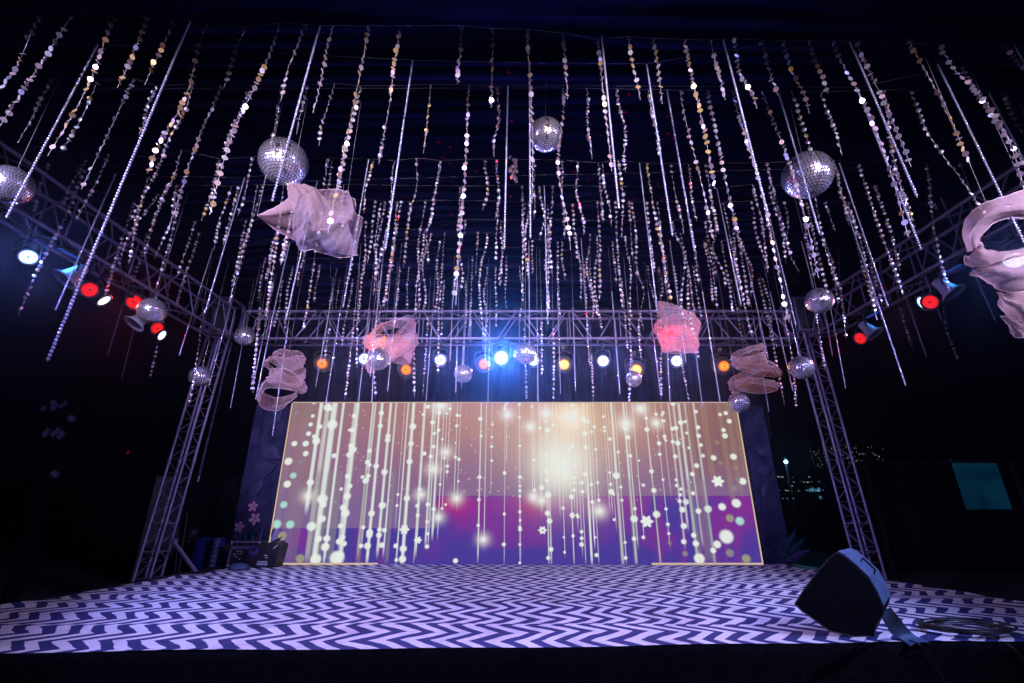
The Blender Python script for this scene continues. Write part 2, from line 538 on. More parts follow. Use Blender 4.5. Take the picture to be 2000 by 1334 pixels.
base_top = lin((194, 138, 108)); base_mid = lin((146, 106, 140)); base_low = lin((126, 100, 154)); sat_low = lin((76, 60, 156)); mag = lin((134, 50, 150))
img[:] = base_mid
blend(base_top, ss(930, 790, vv) * np.clip(1.05 - np.abs(U - 1060) / 560, .25, 1))
blend(lin((146, 112, 120)), ss(860, 780, vv) * ss(800, 600, U) * .8)
blend(lin((128, 88, 84)), ss(1240, 1420, U) * ss(1000, 860, V) * .65)
blend(base_low, ss(900, 1010, vv) * .9)
below = np.where(U > 852, V > 968, V > 1032).astype(float)
# lower modules run darker and more saturated (camera scan band)
blend(sat_low, below * 1.0)
blend(mag, below * np.clip(ss(1085, 975, vv) * ss(.3, .66, cloud) * 1.1, 0, 1) * ss(820, 900, U))
blend(mag, below * ss(.55, .7, nB) * .55 * ss(1110, 1040, V))
blend(lin((176, 30, 128)), below * np.exp(-((U - 880) / 40) ** 2 - ((V - 985) / 22) ** 2))
blend(lin((170, 36, 120)), below * np.exp(-((U - 1040) / 30) ** 2 - ((V - 985) / 25) ** 2) * .8)
edge_l = ss(600, 556, U)
for uu in (548, 566, 590, 700, 745, 1290, 1335, 1372, 1400, 1418, 1440):
    blend(mag, below * np.exp(-((U - uu - (1060 - V) * .0) / 7) ** 2) * .5)
# string position : s at bottom; strings are vertical on the wall
def s_at(u, v):
    a, f, c = ray(u, v); x = a * LY / f
    return (x - LX0) / (LX1 - LX0)
def t_at(v):
    a, f, c = ray(1000, v); z = CZ + c * LY / f
    return (z - LZ0) / (LZ1 - LZ0)
cream = lin((226, 234, 226)); white = lin((236, 244, 236)); tan = lin((160, 134, 110)); gry = lin((146, 136, 142))
PXS = 1 / 900.0                         # one photo pixel in s
def column(s, w, t0, t1, col, op, soft=.5):
    d = np.abs(S - s) / (w * .68 * PXS)
    k = ss(1.0 + soft, 1.0 - soft, d)
    fade = ss(t0 - .03, t0 + .06, T) * ss(t1 + .02, t1 - .02, T) if t1 < 1 else ss(t0 - .03, t0 + .06, T)
    blend(col, k * fade * op)
def dot(s, t, r, col=white, op=1.0, soft=.28, petals=0):
    dx = (S - s) / PXS; dy = (T - t) * 330
    d = np.sqrt(dx * dx + dy * dy)
    if petals:
        d = d / (1 + .22 * np.cos(petals * np.arctan2(dy, dx)))
    blend(col, ss(r * (1 + soft), r * (1 - soft), d) * op)
def glow(s, t, r, col=lin((246, 240, 232)), op=.9, ry=None):
    dx = (S - s) / PXS / r; dy = (T - t) * 330 / (ry or r)
    blend(col, np.exp(-(dx * dx + dy * dy)) * op)
# soft out-of-focus bands near both sides
lrng = np.random.default_rng(11)
for (zx, w, op, col) in [(205, 14, .25, gry), (262, 14, .3, tan), (300, 18, .35, gry), (345, 18, .3, tan), (1380 + 1803, 0, 0, gry)]:
    if w: column(s_at(500 + zx / 3.606, 927.5), w * .5, .0, 1, col, op, .6)
CL = [  # (z x in left crop at v=927.5, half width px, top fraction cut, bottom t, opacity)
 (390, 5, .30, .95), (440, 6, .02, .6), (490, 8, .0, .95), (555, 3.6, .0, .9), (660, 5.5, 0, .9), (640, 3, .1, .6), (775, 3, .05, .7), (792, 2, .1, .8),
 (840, 3.6, 0, 1), (905, 3.4, .05, .9), (945, 2, .05, .9), (1010, .8, .2, .5), (1035, 1.5, 0, .95), (1075, 4, 0, 1), (1160, 2.4, .05, .95), (1150, 1, 0, .7),
 (1222, 2.6, .1, .8), (1240, 1.3, .1, .8), (1265, 2.6, .15, .95), (1300, .8, .15, .9), (1322, .8, .3, .8), (1345, .8, .5, .8), (1400, .8, .4, .9), (1425, .8, .32, .8),
 (1575, 1.5, .02, 1), (1615, 1.1, .1, .9), (1657, .8, .42, .8), (1750, .6, .0, .8), (1765, .9, .6, .9)]
for zx, w, t0, op in CL: column(s_at(500 + zx / 3.606, 927.5), w, t0, 1, cream, op)
CR = [(55, 1, 0, .9), (145, .8, .35, .9), (157, .8, .35, .9), (205, 1.1, .3, .9), (245, 1.4, 0, .95), (262, 1.6, .0, .95), (300, 1, .4, .8), (330, .9, .28, .9), (352, .8, .05, .9),
 (375, 1, .4, .8), (395, 1.2, .45, .8), (412, 1.3, 0, .95), (432, .8, .3, .8), (450, .8, .2, .8), (470, .9, .05, .8), (490, .9, .0, .8), (513, 1.6, .4, .9), (530, 2.6, 0, 1), (555, 1.6, .1, .95), (578, .8, 0, .8), (600, .8, .32, .9),
 (672, .9, .3, .8), (690, 1.3, .3, .9), (707, .8, .2, .8), (735, 3.2, 0, .95), (760, 1, 0, .8), (825, 2.6, .0, .95), (845, 1.6, .1, .8), (890, .9, .15, .9), (985, 1.5, 0, .9), (1060, 1, .1, .7), (1105, .9, .4, .6),
 (1160, 2.2, .1, .6), (1195, 3, .2, .6), (1235, 3.6, .0, .75), (1280, 2.5, .1, .5), (1345, 3, .0, .55)]
for zx, w, t0, op in CR: column(s_at(1000 + zx / 3.606, 927.5), w, t0, 1, cream, op)
for zx, w, t0, op in [(1420, 5, .45, .55), (1400, 3, .5, .5), (1530, 7, .35, .5), (1590, 9, .4, .45), (1300, 6, .0, .4), (1640, 5, .5, .4)]:
    column(s_at(1000 + zx / 3.606, 927.5), w, t0, 1, tan, op, .6)
for zx, w in [(450, 9), (520, 7), (590, 9), (780, 6), (970, 5)]:
    column(s_at(500 + zx / 3.606, 927.5), w, 0, .55, gry, .55, .3)
for zx, w in [(1300, 9), (1395, 8), (1030, 3), (860, 5), (770, 5)]:
    column(s_at(1000 + zx / 3.606, 1050), w, 0, .5, gry, .5, .3)
# light bursts
glow(s_at(1098, 885), t_at(885), 36, white, 1.0, 46); glow(s_at(1096, 900), t_at(900), 62, lin((236, 226, 212)), .9, 74); glow(s_at(1100, 840), t_at(840), 150, lin((232, 200, 168)), .5, 110); glow(s_at(1092, 905), t_at(905), 46, white, .8, 52)
glow(s_at(1115, 820), t_at(815), 40, lin((255, 236, 200)), .9, 40)
for z, y, r in [(800, 280, 13), (130, 300, 9), (240, 210, 11), (415, 240, 13), (905, 175, 11), (1015, 275, 9), (615, 895, 10), (210, 820, 8), (150, 795, 8), (345, 590, 16)]:
    u, v = 1000 + z / 3.606, 750 + y / 3.606
    glow(s_at(u, v), t_at(v), r * 1.5, lin((244, 238, 230)), .75); glow(s_at(u, v), t_at(v), r * .6, white, 1)
for z, y, r in [(1600, 1095, 8), (1410, 805, 9), (1285, 940, 8), (1335, 480, 9), (1770, 215, 10), (1300, 150, 14), (365, 790, 9), (1160, 780, 8), (1250, 600, 10)]:
    u, v = 500 + z / 3.606, 750 + y / 3.606
    glow(s_at(u, v), t_at(v), r * 1.5, lin((244, 238, 230)), .7); glow(s_at(u, v), t_at(v), r * .6, white, 1)
cyan = lin((176, 224, 214)); tang = lin((160, 156, 128))
for z, y, r, c in [(290, 205, 16, gry), (270, 420, 20, white), (228, 545, 27, white), (262, 645, 22, cyan), (220, 705, 25, white), (195, 850, 24, cyan), (145, 988, 30, cyan), (240, 990, 27, cyan),
   (185, 1070, 28, tang), (120, 1140, 30, tang), (310, 1230, 28, tang), (420, 1235, 35, white), (570, 1225, 46, white), (487, 1148, 27, white), (465, 950, 24, white), (475, 850, 22, white),
   (440, 1090, 22, white), (350, 420, 22, white), (370, 350, 18, white), (350, 490, 20, white), (320, 550, 18, gry), (525, 175, 16, white), (400, 225, 14, white), (385, 285, 16, white), (550, 505, 18, white),
   (595, 1000, 17, white), (610, 1080, 18, white), (620, 1125, 18, white), (740, 1140, 15, white), (755, 1010, 14, white), (800, 1045, 22, white), (785, 1140, 22, white), (885, 1135, 18, white),
   (1205, 1145, 14, white), (1405, 1245, 16, white), (1745, 1130, 13, white), (890, 855, 24, white), (905, 620, 22, white), (875, 295, 18, white), (1105, 300, 24, white), (1575, 655, 14, white),
   (1570, 815, 12, white), (1565, 995, 11, white), (690, 225, 16, white), (670, 435, 18, white), (800, 570, 14, white), (660, 720, 18, white), (645, 650, 18, white), (800, 470, 16, white), (1185, 490, 16, white),
   (1580, 245, 16, white), (1585, 365, 11, white), (1210, 160, 16, white), (1285, 325, 14, white), (600, 740, 12, white), (655, 325, 9, white), (1205, 970, 11, white), (1210, 1055, 11, white), (750, 655, 13, white), (780, 675, 16, white),
   (1660, 540, 10, white), (1665, 285, 10, white), (1435, 225, 9, white), (1405, 415, 7, white), (1425, 685, 8, white), (1335, 850, 9, white), (905, 1030, 16, white), (870, 1025, 16, white), (985, 1140, 16, white), (410, 130, 14, white), (410, 370, 16, white), (450, 300, 18, white)]:
    u, v = 500 + z / 3.606, 750 + y / 3.606
    dot(s_at(u, v), t_at(v), r / 3.606, c, .95)
for z, y, r in [(1045, 1025, 28), (1140, 1100, 22), (1140, 925, 13)]:
    u, v = 500 + z / 3.606, 750 + y / 3.606
    dot(s_at(u, v), t_at(v), r / 3.606, white, 1, .12, 6)
for z, y, r, c in [(1510, 1075, 45, white), (1480, 865, 25, white), (1580, 840, 30, white), (1535, 945, 26, tang), (1605, 965, 28, cyan), (1535, 1190, 26, gry), (1650, 1230, 28, tang), (1560, 512, 23, white),
   (1625, 685, 25, white), (1590, 670, 18, gry), (1565, 735, 20, gry), (1530, 262, 18, white), (1500, 365, 20, white), (1505, 205, 16, white), (1465, 215, 14, cream), (1490, 325, 16, white), (1420, 520, 20, white), (1470, 555, 16, tan), (1445, 412, 16, tan), (1575, 590, 18, tan),
   (1300, 575, 18, white), (1270, 635, 16, white), (1320, 1230, 34, white), (1445, 1130, 25, white), (1380, 880, 25, cream), (1200, 885, 20, white), (1280, 1065, 17, white), (1210, 1000, 20, white), (1210, 1110, 17, white), (1220, 1195, 18, gry),
   (1225, 830, 20, cream), (1018, 918, 24, white), (860, 950, 24, white), (925, 1080, 12, white), (860, 1090, 15, white), (800, 1225, 12, white), (595, 1205, 13, white), (490, 1130, 15, white), (490, 1040, 12, white), (460, 920, 9, white), (265, 965, 18, white),
   (250, 910, 18, white), (420, 795, 18, white), (210, 730, 18, white), (255, 780, 22, white), (255, 1225, 13, white), (55, 655, 13, white), (55, 790, 10, white), (55, 900, 11, white), (55, 1010, 11, white), (55, 1130, 9, white), (55, 1260, 9, white), (55, 435, 10, white),
   (950, 320, 18, white), (1000, 750, 18, white), (1035, 415, 14, white), (1040, 495, 13, white), (735, 645, 24, white), (700, 760, 20, white), (815, 375, 18, white), (250, 325, 20, white), (1150, 510, 16, white), (1130, 315, 16, white), (1310, 305, 16, white), (1315, 365, 16, white),
   (1330, 430, 14, white), (1345, 505, 14, cream), (1295, 195, 14, white), (1220, 265, 12, white), (1230, 345, 11, white), (1245, 450, 10, white), (1160, 715, 12, white), (1155, 675, 10, white), (1190, 740, 12, white), (1185, 780, 12, white), (1275, 770, 14, white), (1085, 880, 11, white), (1100, 1000, 12, gry), (1110, 1120, 12, gry), (430, 1070, 11, white), (365, 1080, 8, white), (370, 1185, 9, white), (585, 1080, 9, white), (720, 955, 10, white), (895, 540, 8, white), (1065, 200, 11, white), (1070, 260, 11, white), (1085, 400, 9, white)]:
    u, v = 1000 + z / 3.606, 750 + y / 3.606
    dot(s_at(u, v), t_at(v), r / 3.606, c, .95)
for z, y, r in [(1450, 685, 36), (950, 968, 36), (215, 1030, 24), (425, 925, 18), (925, 712, 12), (275, 1165, 15)]:
    u, v = 1000 + z / 3.606, 750 + y / 3.606
    dot(s_at(u, v), t_at(v), r / 3.606, white, 1, .12, 6)
dot(s_at(1060, 1036), t_at(1036), 1.6, lin((120, 60, 140)))
for k in range(420):                    # fine glitter
    s = lrng.random(); t = .35 + .6 * lrng.random()
    if abs(s - .5) < .38: dot(s, t, .5 + .9 * lrng.random(), lin((255, 232, 200)), .8)
for k in range(150):                    # small beads threaded on the strings
    zx, w, t0, op = (CL + CR)[lrng.integers(len(CL) + len(CR))]
    isl = (zx, w, t0, op) in CL
    s = s_at((500 if isl else 1000) + zx / 3.606, 927.5)
    dot(s, t0 + (1 - t0) * lrng.random(), w * .9 + 1.6 + 1.5 * lrng.random(), white, .95)
# module lines of the panel, barely there
img *= (1 - .10 * (np.abs((S * 40) % 1 - .5) > .47)[..., None])
img *= .94
verts = np.stack([X, np.zeros_like(X), Z - ST], -1).reshape(-1, 3)
me = bpy.data.meshes.new('display')
idx = np.arange((NS + 1) * (NT + 1)).reshape(NT + 1, NS + 1)
quads = np.stack([idx[:-1, :-1], idx[:-1, 1:], idx[1:, 1:], idx[1:, :-1]], -1).reshape(-1, 4)
me.vertices.add(len(verts)); me.vertices.foreach_set('co', verts.ravel())
me.loops.add(quads.size); me.loops.foreach_set('vertex_index', quads.ravel())
me.polygons.add(len(quads)); me.polygons.foreach_set('loop_start', np.arange(0, quads.size, 4)); me.polygons.foreach_set('loop_total', np.full(len(quads), 4))
me.update(calc_edges=True)
att = me.color_attributes.new('picture', 'FLOAT_COLOR', 'POINT')
att.data.foreach_set('color', np.concatenate([img.reshape(-1, 3), np.ones((len(verts), 1))], 1).astype(np.float32).ravel())
ms = bpy.data.materials.new('screen_picture'); ms.use_nodes = True
t = ms.node_tree; t.nodes.clear()
at_ = t.nodes.new('ShaderNodeVertexColor'); at_.layer_name = 'picture'
em = t.nodes.new('ShaderNodeEmission'); em.inputs[1].default_value = 1.0
ou = t.nodes.new('ShaderNodeOutputMaterial')
t.links.new(at_.outputs[0], em.inputs[0]); t.links.new(em.outputs[0], ou.inputs[0])
me.materials.append(ms)
link('display', me, scr)
b = MB(); b.box(((LX0 + LX1) / 2, .09, (LZ1 + LZ0) / 2 - ST), (LX1 - LX0 + .06, .14, LZ1 - LZ0 + .05))
b.obj('cabinet', M['black'], scr)
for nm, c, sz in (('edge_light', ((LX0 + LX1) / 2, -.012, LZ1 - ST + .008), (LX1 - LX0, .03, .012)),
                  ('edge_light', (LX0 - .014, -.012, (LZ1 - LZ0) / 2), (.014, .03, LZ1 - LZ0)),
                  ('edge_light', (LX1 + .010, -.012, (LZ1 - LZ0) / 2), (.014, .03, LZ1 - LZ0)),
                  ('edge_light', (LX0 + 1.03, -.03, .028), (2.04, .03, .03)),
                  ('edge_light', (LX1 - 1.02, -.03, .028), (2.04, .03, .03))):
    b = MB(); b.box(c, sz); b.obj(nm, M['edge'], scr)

# ------------------------------------------------------------------ scenic towers beside the screen
mural = mat('mural_paint', (0.06, 0.06, 0.13), 0.8, spec=.1)
add_noise(mural, 3.2, (0.010, 0.013, 0.045), (0.028, 0.026, 0.075), 6, .5)
M['mural_leaf'] = add_noise(mat('mural_leaf_relief', (.1, .12, .2), .8, spec=.1), 6, (.016, .022, .065), (.036, .038, .095), 4, .3)
M['mural_green'] = add_noise(mat('mural_fern', (.05, .2, .2), .8, spec=.1), 12, (.004, .022, .035), (.012, .055, .065), 3)
M['mural_pink'] = mat('mural_flower', (.3, .15, .25), .7)
M['mural_violet'] = mat('mural_violet', (.05, .04, .12), .8, spec=.1)

def petal_flower(b, c, r, mi, n=5, ph=0.0, d=.012):
    for k in range(n):
        a = ph + 2 * math.pi * k / n
        dx, dz = math.cos(a), math.sin(a)
        pts = []
        for q, wd in ((.12, .1), (.45, .27), (.8, .3), (1.0, .08)):
            pts.append((q, wd))
        vs = []
        for q, wd in pts: vs.append((c[0] + r * (q * dx - wd * dz), c[1] - d * (1 + q), c[2] + r * (q * dz + wd * dx)))
        for q, wd in reversed(pts): vs.append((c[0] + r * (q * dx + wd * dz), c[1] - d * (1 + q), c[2] + r * (q * dz - wd * dx)))
        b.add(vs, [tuple(range(8))], mi)

def big_leaf(b, c, ang, L, w, mi, d=.03):
    dx, dz = math.cos(ang), math.sin(ang)
    n = 9; vs = []
    for i in range(n + 1):
        q = i / n; hw = w * math.sin(math.pi * q ** .8)
        y = c[1] - d * math.sin(math.pi * q) - .004
        vs += [(c[0] + L * q * dx - hw * dz, c[1] - .004, c[2] + L * q * dz + hw * dx), (c[0] + L * q * dx, y, c[2] + L * q * dz),
               (c[0] + L * q * dx + hw * dz, c[1] - .004, c[2] + L * q * dz - hw * dx)]
    fs = []
    for i in range(n):
        for k in (0, 1):
            a = i * 3 + k
            fs.append((a, a + 1, a + 4, a + 3))
    b.add(vs, fs, mi)

def tower(x0, x1, label, seed, flowers):
    w = x1 - x0
    t = thing('scenic_tower', label, 'scenic panel', ((x0 + x1) / 2, 9.33, ST), 'scenic towers beside the screen')
    r = random.Random(seed)
    b = MB()
    n, m_ = 16, 60
    def f(i, j):
        x = -w / 2 + w * i / n; z = 2.98 * j / m_
        return (x, .02 * math.sin(x * 11 + z * 3) * math.sin(z * 4.1) + .012 * r.random(), z)
    vs = [f(i, j) for j in range(m_ + 1) for i in range(n + 1)]
    fs = [(j * (n + 1) + i, j * (n + 1) + i + 1, (j + 1) * (n + 1) + i + 1, (j + 1) * (n + 1) + i) for j in range(m_) for i in range(n)]
    b.add(vs, fs)
    b.add([(-w / 2, .01, 0), (w / 2, .01, 0), (w / 2, .01, 2.98), (-w / 2, .01, 2.98), (-w / 2, .3, 0), (w / 2, .3, 0), (w / 2, .3, 2.98), (-w / 2, .3, 2.98)],
          [(4, 7, 6, 5), (0, 3, 7, 4), (1, 5, 6, 2), (2, 6, 7, 3)])
    b.obj('panel', mural, t)
    for (cx, cz, ang, L, wd) in [(-.12, 2.15, -.5, .7, .2), (-.2, 1.65, .3, .62, .2), (.0, 2.6, .9, .5, .16), (-.15, 1.2, 1.1, .55, .14)]:
        b = MB(); big_leaf(b, (cx * w, -.03, cz), ang, L * w, wd * w, 0)
        b.obj('leaf_relief', M['mural_leaf'], t)
    if flowers:
        for (cx, cz, rr, ph) in [(-.02, 1.02, .10, .3), (.06, .8, .115, .9), (-.22, .66, .1, .1), (-.36, .3, .08, .5)]:
            b = MB(); petal_flower(b, (cx * w / .75, -.035, cz), rr, 0, 5, ph); b.obj('painted_flower', M['mural_pink'], t)
    for k in range(7 if flowers else 3):
        b = MB(); a = .35 + k * .32
        big_leaf(b, (.12 * w, -.035, .06), a, .62 + .1 * math.sin(k), .07, 0, .02)
        b.obj('fern_frond', M['mural_green'] if k % 3 else M['mural_violet'], t)
    return t
tower(-5.3, LX0 - .06, 'blue painted tower with leaf relief and pink flowers, left of the video wall', 3, True)
tower(LX1 + .06, 5.2, 'dim violet painted tower with faint ferns, right of the video wall', 4, False)

# ------------------------------------------------------------------ trusses
unit = MB(); unit.lathe([(1, 0), (1, 1)], 10)
UNIT = unit.mesh('tube', M['truss'], False)
for p in UNIT.polygons:
    if len(p.vertices) == 4: p.use_smooth = True
UNITS = UNIT.copy(); UNITS.name = 'brace_tube'

def stick(name, a, bb, r, parent, data=None):
    a = Vector(a); bb = Vector(bb); d = bb - a
    o = link(name, data or UNIT, parent)
    o.location = a - parent.location
    o.rotation_mode = 'QUATERNION'
    o.rotation_quaternion = d.to_track_quat('Z', 'Y')
    o.scale = (r, r, d.length)
    return o

def box_truss(name, label, p0, p1, wv, hv, per, chord=.025, brace=.0115, post=True, ladder=False, group='aluminium box trusses'):
    """p0,p1: ends of one corner chord; wv, hv: the two cross vectors"""
    p0 = Vector(p0); p1 = Vector(p1); wv = Vector(wv); hv = Vector(hv)
    t = thing(name, label, 'truss', p0, group)
    L = (p1 - p0).length; ax = (p1 - p0).normalized()
    cs = [Vector((0, 0, 0)), wv, wv + hv, hv]
    for c in cs:
        stick('chord', p0 + c, p1 + c, chord, t)
    n = max(1, round(L / per)); per = L / n
    # couplers
    for k in range(1, max(2, int(L / 2.4) + 1)):
        q = p0 + ax * (k * 2.4)
        if (q - p0).length > L - .3: break
        for c in cs:
            stick('coupler', q + c - ax * .06, q + c + ax * .06, chord * 1.28, t)
    for k in range(n):
        a = p0 + ax * (k * per); m_ = a + ax * (per * .5); e = a + ax * per
        g = ax * (per * .07)
        for (c0, c1) in ((cs[0], cs[3]), (cs[1], cs[2])):       # the two tall faces
            stick('brace', a + c0 + g, m_ + c1 - g, brace, t, UNITS)
            stick('brace', m_ + c1 + g, e + c0 - g, brace, t, UNITS)
            if post: stick('post', m_ + c0, m_ + c1, brace, t, UNITS)
        for (c0, c1) in ((cs[0], cs[1]), (cs[3], cs[2])):
            if ladder:
                for f in (.0, .5): stick('rung', a + ax * per * f + c0, a + ax * per * f + c1, brace * .9, t, UNITS)
                stick('brace', a + c0, m_ + c1, brace * .9, t, UNITS)
            else:
                stick('brace', a + c0, m_ + c1, brace, t, UNITS)
                stick('brace', m_ + c1, e + c0, brace, t, UNITS)
    for q in (p0, p1):
        for (c0, c1) in ((0, 1), (1, 2), (2, 3), (3, 0)):
            stick('end_frame', q + cs[c0], q + cs[c1], brace * 1.3, t, UNITS)
    return t

TB = CZ + 3.08; TT = CZ + 3.66              # bottom, top of the roof trusses
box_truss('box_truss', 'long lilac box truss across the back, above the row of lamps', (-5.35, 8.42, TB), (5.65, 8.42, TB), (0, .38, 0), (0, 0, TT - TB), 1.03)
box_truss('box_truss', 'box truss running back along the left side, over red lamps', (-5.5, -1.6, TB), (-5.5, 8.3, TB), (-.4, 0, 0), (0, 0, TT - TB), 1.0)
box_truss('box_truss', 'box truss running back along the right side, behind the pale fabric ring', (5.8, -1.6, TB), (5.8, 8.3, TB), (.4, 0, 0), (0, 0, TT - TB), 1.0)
box_truss('box_truss', 'front box truss carrying the added strand lamps, overhead at the audience side', (-5.4, -2.1, TB), (5.7, -2.1, TB), (0, .4, 0), (0, 0, TT - TB), 1.03)

def leg(label, base, top, s, sx):
    base = Vector(base); top = Vector(top)
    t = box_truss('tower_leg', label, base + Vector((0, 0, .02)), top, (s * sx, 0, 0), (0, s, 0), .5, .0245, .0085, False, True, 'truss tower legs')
    for z in (1.35, .9, .2):
        f = z / (top.z - base.z)
        q = base.lerp(top, f)
        for (c0, c1) in (((0, 0), (s * sx, 0)), ((s * sx, 0), (s * sx, s)), ((s * sx, s), (0, s)), ((0, s), (0, 0))):
            stick('rung', q + Vector((*c0, 0)), q + Vector((*c1, 0)), .014, t, UNITS)
    b = MB()
    b.box((s * sx / 2, s / 2, .012), (s + .22, s + .22, .02))
    b.obj('base_plate', M['steel'], t, (0, 0, -.01))
    # sleeve block where the roof trusses meet the leg
    q = top - base
    for dz in (-.02, .66):
        for (c0, c1) in (((-.09, -.09), (s + .09, -.09)), ((s + .09, -.09), (s + .09, s + .09)), ((s + .09, s + .09), (-.09, s + .09)), ((-.09, s + .09), (-.09, -.09))):
            stick('sleeve_bar', top + Vector((c0[0] * sx, c0[1], dz - .42)), top + Vector((c1[0] * sx, c1[1], dz - .42)), .03, t)
    for c in ((-.09, -.09), (s + .09, -.09), (s + .09, s + .09), (-.09, s + .09)):
        stick('sleeve_bar', top + Vector((c[0] * sx, c[1], -.44)), top + Vector((c[0] * sx, c[1], .24)), .03, t)
    b = MB(); b.box((0, 0, 0), (s + .1, .012, .6)); b.obj('sleeve_plate', M['steel'], t, q + Vector((s * sx / 2, -.1, -.09)))
    return t
leg('purple-lit truss tower leg standing left of the stage, with a raking brace', (-6.28, 8.4, 0), (-5.98, 8.4, TT), .265, 1)
leg('purple-lit truss tower leg standing right of the stage, behind the black wedge speaker', (6.2, 8.4, 0), (6.0, 8.4, TT), .265, -1)
# raking brace of the left leg
q0 = at_y(339, 1058, 8.45); q1 = at_y(386, 1122, 8.5)
dirv = (q1 - q0); q1 = q0 + dirv * (q0.z / -dirv.z)
rk = thing('raking_brace', 'slanting reddish steel prop clamped to the left tower leg', 'brace', q1)
stick('prop_tube', q1, q0, .032, rk)
b = MB(); b.box((0, 0, 0), (.09, .09, .09)); b.obj('clamp', M['truss'], rk, q0 - q1)
b = MB(); b.box((0, 0, 0), (.2, .16, .02)); b.obj('foot_plate', M['steel'], rk, (0, 0, .012))

# ------------------------------------------------------------------ lamps
hb = MB(); hb.lathe([(.03, -.27), (.085, -.26), (.112, -.2), (.118, -.05), (.125, 0.0), (.125, .012), (.112, .012), (.108, -.01)], 20)
HOUSING = hb.mesh('housing', M['housing'], True)
hb = MB(); hb.lathe([(.05, -.42), (.13, -.40), (.165, -.3), (.17, -.1), (.15, .0), (.128, .016), (.112, .012), (.108, -.01)], 22)
BIGHOUSING = hb.mesh('housing', M['housing'], True)
hb = MB(); hb.lathe([(.03, -.27), (.06, -.26), (.075, -.15), (.1, -.05), (.15, 0.0), (.15, .015), (.14, .015), (.13, -.01)], 20)
PALEHOUSING = hb.mesh('housing', M['palehousing'], True)
def lens_mesh(m):
    b = MB(); b.lathe([(.0955, -.004), (.098, .0), (.07, .012), (.03, .016)], 24); return b.mesh('lens', m, True)
LENS = {'orange': lens_mesh(M['lens_orange']), 'yellow': lens_mesh(M['lens_yellow']), 'red': lens_mesh(M['lens_red'])}
def led_mesh(m):
    b = MB()
    for r, n in ((.028, 6), (.054, 12), (.082, 18)):
        for k in range(n):
            a = 2 * math.pi * k / n + r * 20
            b.lathe([(.0115, 0), (.009, .006)], 7, 0, Matrix.Translation((r * math.cos(a), r * math.sin(a), .0)))
    return b.mesh('led_cluster', m)
LEDS = {'white': led_mesh(M['led_white']), 'blue': led_mesh(M['led_blue'])}
b = MB(); b.lathe([(.108, -.012), (.108, -.006)], 24); BACKDISC = b.mesh('reflector', M['steel'])
LEDDISC = b.mesh('reflector', emission('led_face_glow', (.16, .28, 1.0), .5))

def yoke_mesh(r):
    b = MB()
    pts = [(-r, 0, 0), (-r, .0, .16)] + [(-r * math.cos(a), 0, .16 + r * .5 * math.sin(a)) for a in np.linspace(0.2, math.pi - .2, 7)] + [(r, 0, .16), (r, 0, 0)]
    b.tube(pts, .012, 6)
    b.tube([(0, 0, .16 + r * .5), (0, 0, .3)], .016, 6)
    b.box((0, 0, .32), (.06, .07, .07))
    return b.mesh('yoke', M['black'])
YOKE = yoke_mesh(.135); YOKEB = yoke_mesh(.185)

def spot(name, loc, aim, power, col, ang, blend=.6, size=.06, parent=None):
    d = bpy.data.lights.new(name, 'SPOT')
    d.energy = power; d.color = col; d.spot_size = math.radians(ang); d.spot_blend = blend; d.shadow_soft_size = size
    o = link(name, d, parent)
    o.location = Vector(loc) - (parent.location if parent else Vector())
    o.rotation_mode = 'QUATERNION'
    o.rotation_quaternion = (Vector(aim) - Vector(loc)).to_track_quat('-Z', 'Y')
    return o

def fixture(name, kind, pos, aim, label, group, power=0, col=(1, 1, 1), ang=40, big=False, cat='stage lamp', blend=.6, scale=1.0):
    pos = Vector(pos); aim = Vector(aim)
    t = thing(name, label, cat, pos, group)
    d = (aim - pos).normalized()
    q = d.to_track_quat('Z', 'Y')
    def sub(nm, data, off=0.0, par=t, rot=q):
        o = link(nm, data, par); o.rotation_mode = 'QUATERNION'; o.rotation_quaternion = rot; o.location = d * off
        o.scale = (scale,) * 3
        return o
    sub('housing', BIGHOUSING if big else (PALEHOUSING if kind == 'pale' else HOUSING))
    if kind in LENS: sub('lens', LENS[kind])
    elif kind in LEDS:
        sub('reflector', LEDDISC)
        o = sub('led_cluster', LEDS[kind], .002); o['kind'] = 'stuff'
    else:
        sub('reflector', BACKDISC)
    y = link('yoke', YOKEB if big else YOKE, t)
    y.rotation_euler = (0, 0, math.atan2(-d.x, d.y)); y.location = -d * .12; y.scale = (scale,) * 3
    if power:
        spot('beam', pos + d * .03, pos + d * 3, power, col, ang, blend, .05, t)
    return t

BLUE = (.12, .28, 1.0); LAV = (.32, .32, 1.0); WARM = (1.0, .42, .1); RED = (1.0, .04, .05)
gb = 'lamps hanging from the back truss'
for i, (u, v, lab) in enumerate([
        (712, 701, 'white stage lamp half hidden behind a mirror ball, under glowing pink fabric'),
        (860, 703, 'small white stage lamp between the amber lamp and a lower mirror ball'),
        (979, 699, 'brightest blue-white stage lamp at the centre of the back truss'),
        (1042, 704, 'white stage lamp peeking out behind the central mirror ball'),
        (1178, 705, 'white stage lamp alone between two amber lamps, right of centre'),
        (1322, 705, 'white stage lamp showing below the pink fabric right of centre')]):
    p = at_y(u, v, 8.3)
    c = i == 2
    fixture('led_par_lamp', 'blue' if c else 'white', p, (p.x * .2, 0.0, p.z - (2.3 if c else 1.5)), lab, gb, P_BACK * (170 if c else 14), (.04, .2, 1.0) if c else (.22, .26, 1.0), 48 if c else 80, scale=1.35 if c else 1.05)
